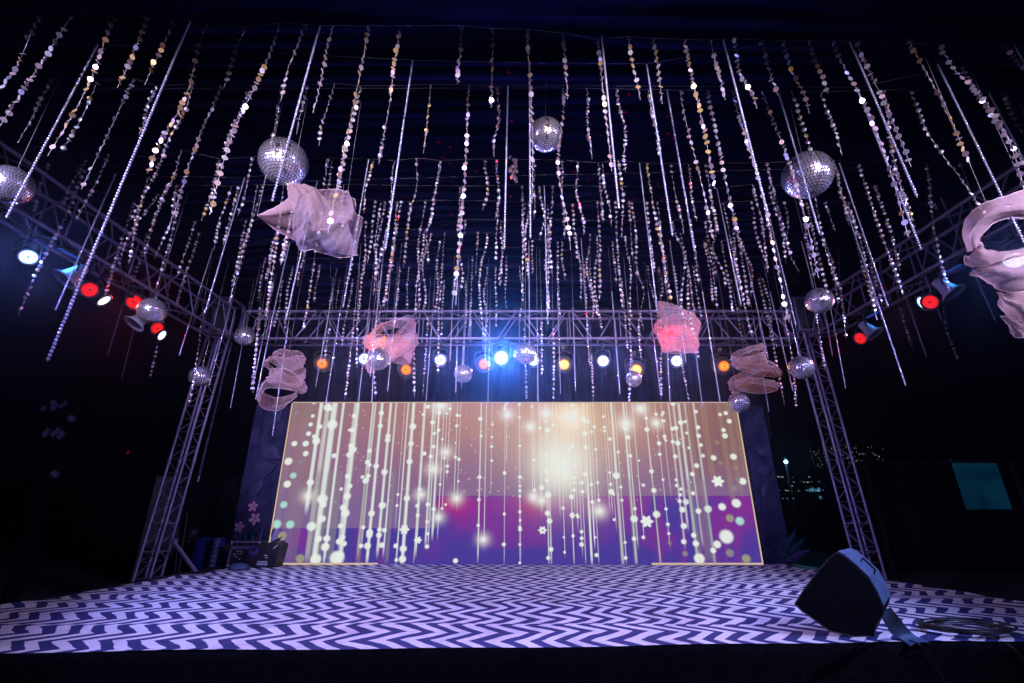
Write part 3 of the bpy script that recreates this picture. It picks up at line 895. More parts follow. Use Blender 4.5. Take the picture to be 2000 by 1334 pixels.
for i, (u, v, lab) in enumerate([
        (629, 710, 'amber stage lamp in a dark round housing, leftmost on the back truss'),
        (793, 722, 'amber stage lamp tilted sideways below the red-lit fabric'),
        (945, 711, 'dull amber stage lamp just left of the brightest blue-white lamp'),
        (1102, 712, 'bright yellow amber stage lamp right of the central mirror ball'),
        (1243, 722, 'amber stage lamp partly hidden by the smallest mirror ball'),
        (1414, 715, 'orange stage lamp touching the ruffled fabric at the right')]):
    p = at_y(u, v, 8.25)
    fixture('par_lamp', 'yellow' if i in (3, 4) else 'orange', p, (p.x * .3 - 1.0 + i * .4, 0, 1.0), lab, gb, P_BACK * 1.5, WARM if i not in (2,) else (1, .2, .1), 70, big=True)

gl = 'lamps hanging from the left truss'; gr = 'lamps hanging from the right truss'
XL, XR = -5.62, 5.95
p = at_x(55, 502, XL); fixture('led_par_lamp', 'blue', p, (-.5, 2.2, 1.2), 'round cluster LED lamp with blue glow at the far left edge', gl, P_SIDE * .9, (.16, .24, 1.0), 75, scale=.8)
p = at_x(203, 587, XL); fixture('led_par_lamp', 'white', p, (-1.5, 7.6, .6), 'round white LED lamp between two red lamps on the left truss', gl, P_SIDE * .8, LAV, 90, scale=.85)
p = at_x(316, 655, XL); fixture('led_par_lamp', 'white', p, (2.5, 8.6, .6), 'LED lamp seen edge-on under a red lamp and mirror ball', gl, P_SIDE * .6, LAV, 80, scale=.8)
p = at_x(175, 566, XL); fixture('par_lamp', 'red', p, (p.x + 3.0, p.y - .8, p.z - 1.2), 'large round red lamp beside the blue-lit housing on the left', gl, P_RED, RED, 60, scale=.95)
p = at_x(262, 590, XL + .05); fixture('par_lamp', 'red', p, (-3, 0, 1.4), 'red lamp mostly hidden behind the left truss mirror ball', gl, P_RED, RED, 60)
p = at_x(307, 641, XL); fixture('par_lamp', 'red', p, (p.x + 3.0, p.y - .8, p.z - 1.2), 'red lamp directly below the left truss mirror ball', gl, P_RED, RED, 60, scale=.9)
p = at_x(1980, 508, XR); fixture('led_par_lamp', 'white', p, (1.0, 3.2, 1.0), 'round white LED lamp shining through the pale fabric at right', gr, P_SIDE * .9, (.16, .26, 1.0), 80)
p = at_x(1804, 592, XR); fixture('led_par_lamp', 'blue', p, (-2.0, 8.2, .6), 'blue LED lamp seen edge-on behind the upper right red lamp', gr, P_SIDE * 1.0, (.42, .4, 1.0), 85)
p = at_x(1817, 590, XR - .12); fixture('par_lamp', 'red', p, (p.x - 3.0, p.y - .8, p.z - 1.2), 'upper red lamp on the right truss with a crystal strand beside it', gr, P_RED, RED, 60, scale=.95)
p = at_x(1680, 661, XR - .05); fixture('par_lamp', 'red', p, (p.x - 3.0, p.y - .8, p.z - 1.2), 'lower red lamp on the right truss, nearest the tower leg', gr, P_RED, RED, 60, scale=.95)

def lit_head(u, v, x, label, tgt, grp, power):
    """pale lamp head under a small strip lamp added to light it blue"""
    p = at_x(u, v, x)
    fixture('par_lamp', 'pale', p, p + Vector(tgt), label, grp)
    s = p + Vector((0.02, -.05, .34))  # strip lamp added to give the head its blue light
    t = thing('added_strip_lamp', 'narrow blue strip lamp added above ' + label.split(',')[0].replace('a ', 'the '), 'strip lamp', s, grp)
    b = MB(); b.box((0, 0, 0), (.08, .34, .04)); b.obj('housing', M['housing'], t)
    b = MB(); b.box((0, 0, -.024), (.05, .3, .006)); b.obj('diffuser', M['strip_blue'], t)
    spot('beam', s + Vector((0, 0, -.04)), p, power, (.05, .3, 1.0), 110, .5, .04, t)
lit_head(126, 545, XL, 'blue-lit flared lamp head on the left truss', (-.25, -.35, -.7), gl, 16)
lit_head(262, 632, XL, 'dim blue lamp head behind the left mirror ball', (-.25, -.35, -.7), gl, 5)
lit_head(1862, 572, XR, 'blue lamp head beside the pale fabric ring', (.25, -.3, -.7), gr, 4)
lit_head(1708, 652, XR, 'dim blue lamp head beside the lower red lamp', (.3, -.3, -.7), gr, 2)

# unseen lamps added on the side and front trusses to light floor and strands
gf = 'added unseen lamps on the front truss'
WASH = [(-5.62, .2, (.38, .3, 1.0), 'rear'), (-5.62, 1.6, (.46, .42, .96), 'middle'), (-5.62, 3.0, (.16, .16, 1.0), 'foremost'),
        (5.95, .2, (.44, .34, 1.0), 'rear'), (5.95, 1.6, (.56, .49, .95), 'middle'), (5.95, 3.0, (.12, .25, 1.0), 'foremost')]
for i, (x, y, cL, nm) in enumerate(WASH):
    sd = 'left' if x < 0 else 'right'
    p = Vector((x, y, TB - .4))
    fixture('led_par_lamp', 'white', p, (x * (-1.0, -.12, .25)[i % 3], (8.4, 8.2, 7.4)[i % 3], (2.0, .5, .5)[i % 3]), f'added unseen lavender LED wash lamp, {nm} of three on the {sd} truss beside the audience', gl if x < 0 else gr, P_FRONT * (2.6, 2.0, .75)[i % 3], cL, (44, 66, 66)[i % 3], blend=.8)
for i, x in enumerate((-3.6, .1, 3.6)):
    p = Vector((x, -1.9, TB - .4))
    fixture('par_lamp', 'orange', p, (x * .9, 3.4, 4.0), ('left', 'central', 'right')[i] + ' unseen amber lamp added on the front truss to light the hanging strands', gf, P_AMBER, (1, .66, .28), 36, blend=.7)

for i, x in enumerate((-4.0, -1.4, 1.4, 4.0)):
    p = Vector((x, -2.0, TB - .45))
    fixture('led_par_lamp', 'white', p, (x * .9, 4.2, CZ + 2.45), ('leftmost', 'left middle', 'right middle', 'rightmost')[i] + ' unseen LED lamp added on the front truss to light the hanging strands', gf, P_STRAND * (1, 1, 1, .62)[i], ((.58, .52, .98), (.8, .68, .92), (.82, .7, .92), (.58, .52, .98))[i], 34, blend=.6)

for k in range(11):
    xa, xb = -4.9 + k * .92, -4.9 + (k + 1) * .92
    dr = .06 + .10 * ((k * 37) % 7) / 7
    b = MB(); b.tube([(xa + (xb - xa) * q, 8.36 - .03 * math.sin(q * 3.14), TB - .03 - dr * 4 * q * (1 - q)) for q in np.linspace(0, 1, 9)], .008, 5)
    tag(b.obj('power_cable', M['cable'], smooth=True), 'black power cable drooping under the back truss, ' + ordinal(k) + ' loop from left', 'cable', 'cable loops under the back truss')
for sx_, sd in ((-5.46, 'left'), (5.76, 'right')):
    for k, (ya, yb, dr) in enumerate(((3.9, 4.8, .16), (4.8, 5.7, .09), (5.7, 6.6, .2), (6.6, 7.6, .12))):
        b = MB(); b.tube([(sx_ + .05 * math.sin(q * 3.1) * (1 if sx_ < 0 else -1), ya + (yb - ya) * q, TB - .03 - dr * 4 * q * (1 - q)) for q in np.linspace(0, 1, 9)], .008, 5)
        tag(b.obj('power_cable', M['cable'], smooth=True), f'black power cable drooping under the {sd} truss, {ordinal(k)} loop from the audience', 'cable', f'cable loops under the {sd} truss')

# unseen projector added for the red flecks mirror balls throw on the ceiling
p = Vector((.5, 3.3, .0))
pj = thing('added_speckle_projector', 'small unseen speckle projector added on the ground before the stage front', 'projector', p)
b = MB(); b.box((0, 0, .12), (.16, .2, .12), 0, Matrix.Rotation(1.0, 3, 'X')); b.tube([(0, .03, .16), (0, .08, .25)], .03, 10); b.obj('housing', M['housing'], pj)
b = MB(); b.tube([(-.09, 0, .13), (-.09, 0, .012), (.09, 0, .012), (.09, 0, .13)], .01, 6); b.obj('yoke', M['black'], pj)
sl = spot('speckle_beam', p + Vector((0, .1, .3)), (.2, 6.3, CEIL), 30000, (1, .02, .05), 56, .5, .0, pj)
sl.data.use_nodes = True
lt = sl.data.node_tree
em = lt.nodes['Emission']
tc = lt.nodes.new('ShaderNodeTexCoord'); vo = lt.nodes.new('ShaderNodeTexVoronoi'); vo.inputs['Scale'].default_value = 34
lt.links.new(tc.outputs['Normal'], vo.inputs['Vector'])
lt_ = lt.nodes.new('ShaderNodeMath'); lt_.operation = 'LESS_THAN'; lt_.inputs[1].default_value = .10
lt.links.new(vo.outputs['Distance'], lt_.inputs[0]); lt.links.new(lt_.outputs[0], em.inputs['Strength'])
em.inputs['Color'].default_value = (1, .03, .07, 1)

# ------------------------------------------------------------------ hanging strands
HC = 5.6                                      # cable height
YMAX = 7.9
SEQ = [  # (u top, v top, u bottom, v bottom)
 (77,33,-22,198),(140,30,0,252),(226,33,82,298),(290,33,228,167),(339,42,287,158),(404,45,290,331),(479,53,438,166),(547,45,420,416),(596,48,550,193),(650,51,606,214),(721,51,646,446),(782,51,763,182),
 (902,50,893,157),(963,56,960,190),(1031,58,1032,402),(1100,65,1107,190),(1168,77,1194,328),(1227,72,1243,188),(1276,75,1296,201),(1337,77,1395,366),(1387,79,1416,192),(1433,75,1474,209),(1486,79,1519,180),(1530,81,1574,215),
 (1578,79,1613,180),(1626,81,1766,460),(1672,83,1773,327),(1774,77,1892,312),(1836,88,1987,400),(1878,129,2003,362),(1965,90,2040,200),
 (103,154,37,272),(191,158,125,295),(261,154,160,366),(165,330,35,613),(306,168,271,258),(378,165,324,308),(490,163,446,294),(433,167,328,450),(552,164,524,280),(600,167,579,258),(653,163,627,279),(705,168,661,378),(766,168,743,320),
 (842,165,827,292),(916,167,881,583),(971,167,966,302),(1099,172,1113,483),(1147,173,1156,306),(1204,174,1221,330),(1266,175,1285,304),(1328,177,1375,458),(1381,177,1450,480),(1431,178,1540,623),(1489,177,1592,536),(1546,178,1588,306),
 (1603,180,1643,302),(1726,176,1798,418),(1777,177,1899,422),(1958,180,1996,260),
 (214,300,153,428),(168,311,124,400),(95,318,44,483),(292,345,257,426),(355,293,311,412),(352,396,298,561),(494,307,463,417),(520,342,450,586),(555,355,521,613),(641,309,631,364),(729,314,710,412),(770,314,729,572),(815,309,801,428),
 (860,314,847,434),(948,311,942,408),(1044,312,1044,423),(1128,316,1138,455),(1169,318,1178,432),(1177,320,1186,438),(1263,318,1301,586),(1310,320,1332,458),(1345,320,1360,428),(1378,320,1403,453),(1497,318,1544,496),(1580,330,1645,560),
 (1632,322,1674,460),(1676,320,1765,566),(1809,318,1862,561),(1874,318,1901,372),(846,393,835,511),(973,393,969,505),(1025,395,1022,492),(1070,400,1073,612),(1119,398,1124,502),(1228,393,1240,502),(1284,393,1298,493),(1412,395,1472,656),
 (1467,393,1493,505),(1611,393,1630,448),(1819,391,1832,412),(734,391,715,509),(784,391,748,600),(310,377,228,526),(1835,560,1868,699),
 (934,452,929,536),(983,454,979,556),(829,450,812,610),(1166,460,1176,640),(1221,460,1232,620),(1378,462,1400,600),(336,520,294,740),(397,600,365,788),(1752,520,1777,678),(1643,560,1652,657),(1592,600,1612,720),(1700,520,1726,640),
 (505,600,483,760),(692,600,673,777),(734,640,733,770),(820,640,811,772),(836,620,826,768),(857,600,855,728),(1022,640,1021,780),(1080,640,1081,780),(1155,690,1155,786),(1223,620,1228,782),(1290,650,1296,775),(1343,680,1351,782),(1500,620,1532,790),
 (1525,620,1549,793),(700,620,697,714),(519,640,505,764),(1056,620,1058,730),(1245,620,1252,700),(1360,610,1378,700),(640,640,637,712)]
CRY = [(191,87,12,426),(371,41,92,706),(625,50,531,394),(806,118,752,490),(754,445,723,737),(1034,123,1036,466),(1175,69,1209,408),(1263,125,1314,462),(1413,77,1499,416),(1497,400,1555,638),(1521,181,1601,457),(1660,81,1792,386),
 (1673,171,1800,489),(1831,125,2008,490),(1838,387,1945,628),(1932,181,2030,372),(1981,87,2040,190),(992,168,985,489),(1303,176,1357,493),(226,339,108,606),(478,347,400,612),(416,484,350,695),(720,311,670,601),(1249,318,1284,608),
 (1400,368,1448,598),(1639,318,1735,600),(1639,368,1769,754),(1735,478,1810,698),(1767,435,1840,626),(1063,362,1070,634),(904,364,890,597),(1452,479,1500,700),(1565,471,1590,564),(620,353,558,626),(566,473,529,632),(524,610,494,754),
 (545,560,499,782),(452,590,408,755),(479,640,450,798),(651,563,616,757),(664,610,636,792),(746,530,727,682),(721,600,700,787),(776,565,757,766),(734,640,726,788),(562,640,532,852),(884,585,879,706),(911,552,901,760),(951,590,947,708),
 (957,610,953,786),(1033,470,1034,677),(1049,620,1051,788),(1089,570,1095,770),(1119,600,1124,765),(1135,465,1152,717),(1195,570,1211,771),(845,610,832,786),(894,640,890,767),(1266,570,1290,771),(1308,470,1340,710),(1372,570,1407,788),(1351,620,1372,797),
 (1504,570,1549,765),(1471,620,1502,805),(1301,650,1309,790),(1605,570,1626,696),(1622,600,1652,760),(262,520,210,694),(285,540,237,742)]
GOLD = {(1337,77),(782,51),(721,51),(1276,75),(842,165),(1774,77),(290,33),(339,42),(1227,72),(1263,318),(226,33),(404,45)}

def strand_ends(u0, v0, u1, v1, rr):
    """hang point on the cables (all at one height) and the lower end"""
    a, f, c = ray(u0, v0)
    y = (HC - CZ) * f / c if c > 0 else 99
    if v0 < 560 and y < YMAX:
        top = at_y(u0, v0, y)
        bot = at_y(u1, v1, y)
        return top, bot, 0.0
    y = 6.2 + 1.55 * rr.random()
    p = at_y(u0, v0, y); bot = at_y(u1, v1, y)
    ext = max(0.0, HC - p.z)
    d = (p - bot).normalized()
    top = p + d * (ext / max(d.z, .5))
    top.z = HC
    return top, bot, (top - p).length

allS = []
rr = random.Random(5)
for s in SEQ: allS.append(('S', s))
for s in CRY: allS.append(('C', s))
for k in range(66):                     # mid-depth thicket
    u = 250 + 1500 * (k + rr.random() * .9) / 66
    v0 = rr.choice((312, 362, 393, 430, 455))
    lean_ = (u - 1000) / 2300 - .02
    L = rr.uniform(90, 210)
    allS.append(('S', (u, v0 + rr.uniform(-2, 2), u + lean_ * L, v0 + L)))
# dim strands of the rear cables that only show as a thicket
for k in range(44):
    u = 500 + 1010 * (k + rr.random() * .9) / 44
    v0 = rr.choice((470, 500, 520, 545))
    slope = (u - 1000) / 2500
    L = rr.uniform(55, 150)
    allS.append(('S', (u, v0 + rr.uniform(-3, 3), u + slope * L, v0 + L)))
recs = []
for kind, s in allS:
    top, bot, bare = strand_ends(*s, rr)
    recs.append([kind, s, top, bot, bare])
# cables: cluster by depth
recs.sort(key=lambda r: r[2].y)
rows = []
for r in recs:
    if rows and r[2].y - rows[-1][0][2].y < .17 + .02 * r[2].y: rows[-1].append(r)
    else: rows.append([r])

disc_n = 9
dv = []
for z in (-.0008, .0008):
    for k in range(disc_n):
        a = 2 * math.pi * k / disc_n
        dv.append((math.cos(a) * .0218, math.sin(a) * .0218, z))
df = [tuple(range(disc_n - 1, -1, -1)), tuple(range(disc_n, 2 * disc_n))] + [(k, (k + 1) % disc_n, disc_n + (k + 1) % disc_n, disc_n + k) for k in range(disc_n)]
SEQM = {}
for nm in ('silver', 'rose', 'gold'):
    b = MB(); b.add(dv, df); SEQM[nm] = b.mesh('sequin_' + nm, M[nm])
DV = np.array(dv)
# bead: faceted bicone-like ball
bv = []; 
for z, r in ((.0095, .004), (.004, .0092), (-.004, .0092), (-.0095, .004)):
    for k in range(6): bv.append((r * math.cos(k * math.pi / 3), r * math.sin(k * math.pi / 3), z))
bf = [(i * 6 + k, i * 6 + (k + 1) % 6, (i + 1) * 6 + (k + 1) % 6, (i + 1) * 6 + k) for i in range(3) for k in range(6)]
bf = [tuple(reversed(f)) for f in bf] + [(0, 1, 2, 3, 4, 5), (23, 22, 21, 20, 19, 18)]
BV = np.array(bv) * 1.0

def joined(base_v, base_f, mats_rot, pos, mat_idx, name, mats):
    n = len(pos); k = len(base_v)
    vs = np.einsum('nij,kj->nki', mats_rot, base_v) + pos[:, None, :]
    verts = vs.reshape(-1, 3)
    fl = np.array([len(f) for f in base_f]); flat = np.concatenate([np.array(f) for f in base_f])
    loops = (flat[None, :] + (np.arange(n) * k)[:, None]).ravel()
    tot = np.tile(fl, n); start = np.concatenate([[0], np.cumsum(tot)[:-1]])
    me = bpy.data.meshes.new(name)
    me.vertices.add(len(verts)); me.vertices.foreach_set('co', verts.ravel())
    me.loops.add(len(loops)); me.loops.foreach_set('vertex_index', loops)
    me.polygons.add(len(tot)); me.polygons.foreach_set('loop_start', start); me.polygons.foreach_set('loop_total', tot)
    for m in mats: me.materials.append(m)
    if len(mats) > 1: me.polygons.foreach_set('material_index', np.repeat(mat_idx, len(base_f)))
    me.update(calc_edges=True)
    return me

def sequin_layout(length, r):
    """positions along the thread and a rotation for each disc; threads twist, so facing drifts"""
    out = []; s = .03; az = r.uniform(0, 6.28); mode = r.random() < .5
    while s < length:
        if r.random() < .16: mode = not mode
        if mode:                                   # hanging flat, face on
            az += r.gauss(0, .5); tilt = r.gauss(.05, .22); step = .066 + r.random() * .02
        else:                                      # twisted, edge-on zigzag
            az += 1.4 + r.gauss(0, .5); tilt = (.5 if r.random() < .5 else -.5) + r.gauss(0, .2); step = .044 + r.random() * .014
        out.append((s, az, tilt, r.gauss(0, .2)))
        s += step
    return out

ADJ = {'S': 'sequin', 'C': 'crystal'}
def cable_name(i, n):
    return 'frontmost cable' if i == 0 else ('rearmost cable' if i == n - 1 else ORD[i] + ' cable from front')
nstr = 0
for ri, row in enumerate(rows):
    row.sort(key=lambda r: r[2].x)
    cn = cable_name(ri, len(rows))
    cnt = {'S': 0, 'C': 0}
    tot = {k: sum(1 for r in row if r[0] == k) for k in 'SC'}
    # the cable itself
    ends = [Vector((-5.52, row[0][2].y, HC - .02))] + [r[2] for r in row] + [Vector((5.82, row[-1][2].y, HC - .02))]
    pts = [ends[0]]
    for p in ends[1:]:
        if p.x - pts[-1].x > .12 and -5.5 < p.x < 5.8: pts.append(p)
    pts.append(ends[-1])
    b = MB(); b.tube([p + Vector((0, 0, .004)) for p in pts], .0013, 4)
    tag(b.obj('cable', M['darkwire']), 'thin wire stretched under the ceiling between side trusses, ' + cn.replace(' cable', ''), 'cable', 'wires carrying the strands')
    for r in row:
        kind, s, top, bot, bare = r
        i = cnt[kind]; cnt[kind] += 1
        L = (bot - top).length
        ax = (bot - top).normalized()
        q = ax.to_track_quat('-Z', 'X')
        R3 = np.array(q.to_matrix())
        rs = random.Random(int(s[0] * 13 + s[1]))
        gold = (s[0], s[1]) in GOLD
        word = 'long' if L > 2.0 else ('short' if L < 1.0 else 'medium')
        hue = '' if kind == 'C' else ('golden ' if gold else '')
        if tot[kind] == 1: place = 'the only one'
        elif i == 0: place = 'leftmost'
        elif i == tot[kind] - 1: place = 'rightmost'
        elif i < tot[kind] / 2: place = ordinal(i) + ' from left'
        else: place = ordinal(tot[kind] - 1 - i) + ' from right'
        label = f'{word} {hue}{ADJ[kind]} strand, {place}, {cn}'
        grp = 'sequin strands hung from the cables' if kind == 'S' else 'crystal bead strands hung from the cables'
        zc = top.y * cp + ((top.z + bot.z) / 2 - CZ) * sp
        nstr += 1
        if kind == 'S':
            lay = sequin_layout(L - bare, rs)
            near = zc < 4.35
            idx = []; rots = []; poss = []
            for (sl_, az, tilt, roll) in lay:
                m3 = Matrix.Rotation(az, 3, 'Z') @ Matrix.Rotation(math.pi / 2 + tilt, 3, 'X') @ Matrix.Rotation(roll, 3, 'Y')
                rots.append(np.array(m3)); poss.append(np.array(ax) * (sl_ + bare) + np.array([rs.gauss(0, .003), rs.gauss(0, .003), 0]))
                g = rs.random()
                idx.append(2 if g < (.5 if gold else .05) else (1 if g < (.85 if gold else .45) else 0))
            sway = Vector((rs.gauss(0, .02), rs.gauss(0, .02), 0)) * min(1.5, L); kf = rs.uniform(1.5, 4.5); pf_ = rs.uniform(0, 6.28)
            def off(s_): return sway * (math.sin(kf * s_ / L * 1.6 + pf_) - math.sin(pf_)) * min(1, s_ * 2)
            poss = [q_ + np.array(off(float(np.linalg.norm(q_)))) for q_ in poss]
            thr = MB(); thr.tube([tuple(ax * (L * k / 10) + off(L * k / 10)) for k in range(11)] + [tuple(ax * (L + .03) + off(L))], .0014, 3)
            if near:
                t = thing('sequin_strand', label, 'sequin strand', top, grp)
                thr.obj('thread', M['thread'], t)
                for m3, ps, mi in zip(rots, poss, idx):
                    o = link('sequin', SEQM[('silver', 'rose', 'gold')[mi]], t)
                    o.location = Vector(ps); o.rotation_euler = Matrix(m3.tolist()).to_euler()
            else:
                me = joined(DV, df, np.array(rots), np.array(poss), np.array(idx), 'sequins', [M['silver'], M['rose'], M['gold']])
                t = thing('sequin_strand', label, 'sequin strand', top, grp)
                thr.obj('thread', M['thread'], t)
                o = link('sequins', me, t); o['kind'] = 'stuff'
        else:
            n = max(3, int((L - bare) / .0255))
            poss = np.array([np.array(ax) * (bare + .012 + .0255 * k) for k in range(n)])
            rots = np.array([R3 @ np.array(Matrix.Rotation(rs.uniform(0, 1.05), 3, 'Z') @ Matrix.Rotation(rs.gauss(0, .12), 3, 'X')) for k in range(n)])
            me = joined(BV, bf, rots, poss, np.zeros(n, int), 'crystal_beads', [M['crystal']])
            t = thing('crystal_strand', label, 'crystal strand', top, grp)
            thr = MB(); thr.tube([(0, 0, 0), tuple(ax * (L))], .0014, 3); thr.obj('thread', M['thread'], t)
            o = link('crystal_beads', me, t); o['kind'] = 'stuff'

# a bunched-up sequin strand
p = at_y(1004, 328, 4.4)
t = thing('sequin_bunch', 'tangled bunch of brown sequins knotted below the central mirror ball', 'sequin bunch', p + Vector((0, 0, .1)))
rots = []; poss = []
rb = random.Random(3)
for k in range(34):
    rots.append(np.array(Matrix.Rotation(rb.uniform(0, 6.28), 3, 'Z') @ Matrix.Rotation(rb.uniform(.6, 2.4), 3, 'X')))
    h = rb.random(); w = .07 * (1 - .6 * h)
    poss.append(np.array([rb.gauss(0, w * .6), rb.gauss(0, w * .6), -.28 * h]))
o = link('sequins', joined(DV, df, np.array(rots), np.array(poss), np.ones(34, int), 'sequins', [M['silver'], M['rose'], M['gold']]), t); o['kind'] = 'stuff'
b = MB(); b.tube([(0, 0, 0), (0, 0, HC - p.z - .1)], .0014, 3); b.obj('thread', M['thread'], t)

# ------------------------------------------------------------------ mirror balls
def ball_tiles(NR, jit, gap):
    b = MB()
    trs = random.Random(2)
    for i in range(NR):
        th0 = math.pi * i / NR; th1 = math.pi * (i + 1) / NR; thm = (th0 + th1) / 2
        n = max(5, int(round(2 * NR * math.sin(thm))))
        off = trs.random()
        for k in range(n):
            p0 = 2 * math.pi * (k + off) / n; p1 = 2 * math.pi * (k + 1 + off) / n
            g = gap
            a0 = th0 + (th1 - th0) * g; a1 = th1 - (th1 - th0) * g; b0 = p0 + (p1 - p0) * g; b1 = p1 - (p1 - p0) * g
            pm = (p0 + p1) / 2
            nrm = Vector((math.sin(thm) * math.cos(pm), math.sin(thm) * math.sin(pm), math.cos(thm)))
            c = nrm * 1.0
            nj = (nrm + Vector((trs.gauss(0, jit), trs.gauss(0, jit), trs.gauss(0, jit)))).normalized()
            vs = []
            for (a, q) in ((a0, b0), (a1, b0), (a1, b1), (a0, b1)):
                p_ = Vector((math.sin(a) * math.cos(q), math.sin(a) * math.sin(q), math.cos(a)))
                p_ = p_ - nj * ((p_ - c * .995).dot(nj))
                vs.append(p_)
            b.add(vs, [(0, 1, 2, 3)])
    return b.mesh('mirror_tiles', M['mirror'])
TILES = ball_tiles(24, .035, .12); TILES_SMALL = ball_tiles(15, .085, .14)

b = MB(); b.lathe([(math.sin(a) * .985 + 1e-4, -math.cos(a) * .985) for a in np.linspace(0, math.pi, 17)], 28)
CORE = b.mesh('core', M['core'], True)
b = MB(); b.lathe([(.16, .95), (.16, 1.03), (.05, 1.06), (.05, 1.14)], 12); CAP = b.mesh('cap', M['steel'])

BALLS = [ # u, v, radius m, y, label
 (20, 360, .17, 3.46, 'mirror ball cut off by the left edge of the picture'),
 (554, 316, .235, 3.75, 'large mirror ball touching the big pale crumpled fabric'),
 (1066, 263, .17, 3.62, 'highest mirror ball, hanging near the middle of the ceiling'),
 (1577, 342, .235, 3.8, 'large mirror ball high on the right with strands crossing it'),
 (297, 607, .17, 5.5, 'mirror ball hanging beside the left truss, above a red lamp'),
 (1600, 587, .17, 5.55, 'mirror ball hanging inside the right truss, above the tower leg'),
 (478, 656, .17, 7.5, 'mirror ball in front of the left end of the back truss'),
 (391, 735, .17, 7.45, 'mirror ball in front of the left tower leg'),
 (740, 701, .17, 6.7, 'mirror ball hiding a white lamp, under the red-glowing fabric'),
 (905, 730, .15, 7.3, 'small mirror ball left of the bright central lamp'),
 (1026, 690, .17, 6.7, 'mirror ball at the centre of the back truss, reflecting lamps'),
 (1238, 740, .13, 7.3, 'smallest mirror ball, hanging just under an amber lamp'),
 (1565, 718, .17, 6.5, 'mirror ball at the top of the right tower leg'),
 (1443, 786, .16, 7.2, 'lowest mirror ball, overlapping the top right screen corner')]
for i, (u, v, r, y, lab) in enumerate(BALLS):
    p = at_y(u, v, y)
    t = thing('mirror_ball', lab, 'mirror ball', p, 'mirror balls hung among the strands')
    rot = (random.uniform(-.08, .08), random.uniform(-.08, .08), random.uniform(0, 6.28))
    for nm, me in (('core', CORE), ('mirror_tiles', TILES if y < 6 else TILES_SMALL), ('cap', CAP)):
        o = link(nm, me, t); o.scale = (r, r, r); o.rotation_euler = rot
        if nm == 'mirror_tiles': o['kind'] = 'stuff'
    b = MB(); b.tube([(0, 0, r * 1.1), (0.02, 0, HC + .3 - p.z)], .0022, 4); b.obj('hanging_wire', M['wire'], t)

# ------------------------------------------------------------------ organza sculptures
def spline_grid(ctrl, nu, nv):
    """ctrl: rows of control points -> smooth sheet (B-spline like, clamped)"""
    C = np.array([[list(p) for p in row] for row in ctrl], float)
    def interp(A, n):
        m_ = A.shape[0]
        P = np.concatenate([2 * A[:1] - A[1:2], A, 2 * A[-1:] - A[-2:-1]], 0)
        out = []
        for k in range(n + 1):
            x = k / n * (m_ - 1); i = min(int(x), m_ - 2); f = x - i
            p0, p1, p2, p3 = P[i], P[i + 1], P[i + 2], P[i + 3]
            out.append(.5 * ((2 * p1) + (-p0 + p2) * f + (2 * p0 - 5 * p1 + 4 * p2 - p3) * f * f + (-p0 + 3 * p1 - 3 * p2 + p3) * f ** 3))
        return np.array(out)
    G = interp(C, nv)
    G = np.swapaxes(interp(np.swapaxes(G, 0, 1), nu), 0, 1)
    return G                                    # (nv+1, nu+1, 3)

def cloth_part(name, G, parent, wr=.008, seed=0):
    """sheet with small wrinkles plus a hem along its long edges"""
    g = np.random.default_rng(seed)
    nv, nu = G.shape[0] - 1, G.shape[1] - 1
    du = np.gradient(G, axis=1); dvv = np.gradient(G, axis=0)
    nr = np.cross(du, dvv); nr /= (np.linalg.norm(nr, axis=2, keepdims=True) + 1e-9)
    a, c = np.meshgrid(np.linspace(0, 1, nu + 1), np.linspace(0, 1, nv + 1))
    w = sum(np.sin(2 * np.pi * (g.uniform(-3, 3) * a * (k + 1) + g.uniform(-2.5, 2.5) * c * (k + 1) + .3 * np.sin(5 * a + 3 * c + k)) + g.uniform(0, 6)) / (k + 1) for k in range(7))
    G = G + nr * (w * wr)[..., None]
    o0 = np.array(parent.location)
    vs = (G - o0).reshape(-1, 3)
    fs = [(j * (nu + 1) + i, j * (nu + 1) + i + 1, (j + 1) * (nu + 1) + i + 1, (j + 1) * (nu + 1) + i) for j in range(nv) for i in range(nu)]
    b = MB(); b.add(vs, fs)
    o = b.obj(name, M['organza'], parent, smooth=True)
    h = MB()
    h.tube([tuple(p) for p in (G[0] - o0)], .0022, 4); h.tube([tuple(p) for p in (G[-1] - o0)], .0022, 4)
    h.obj('hem', M['hem'], o)
    return o

def px_sheet(rows_, y0):
    return [[at_y(u, v, y0 + d) for (u, v, d) in row] for row in rows_]
def zc2(x, y): return (400 + x / 4.762, 280 + y / 4.762)
def zr(x, y): return (1840 + x / 4.17, 360 + y / 4.17)
def mk(f, rows_): return [[(*f(x, y), d) for (x, y, d) in row] for row in rows_]

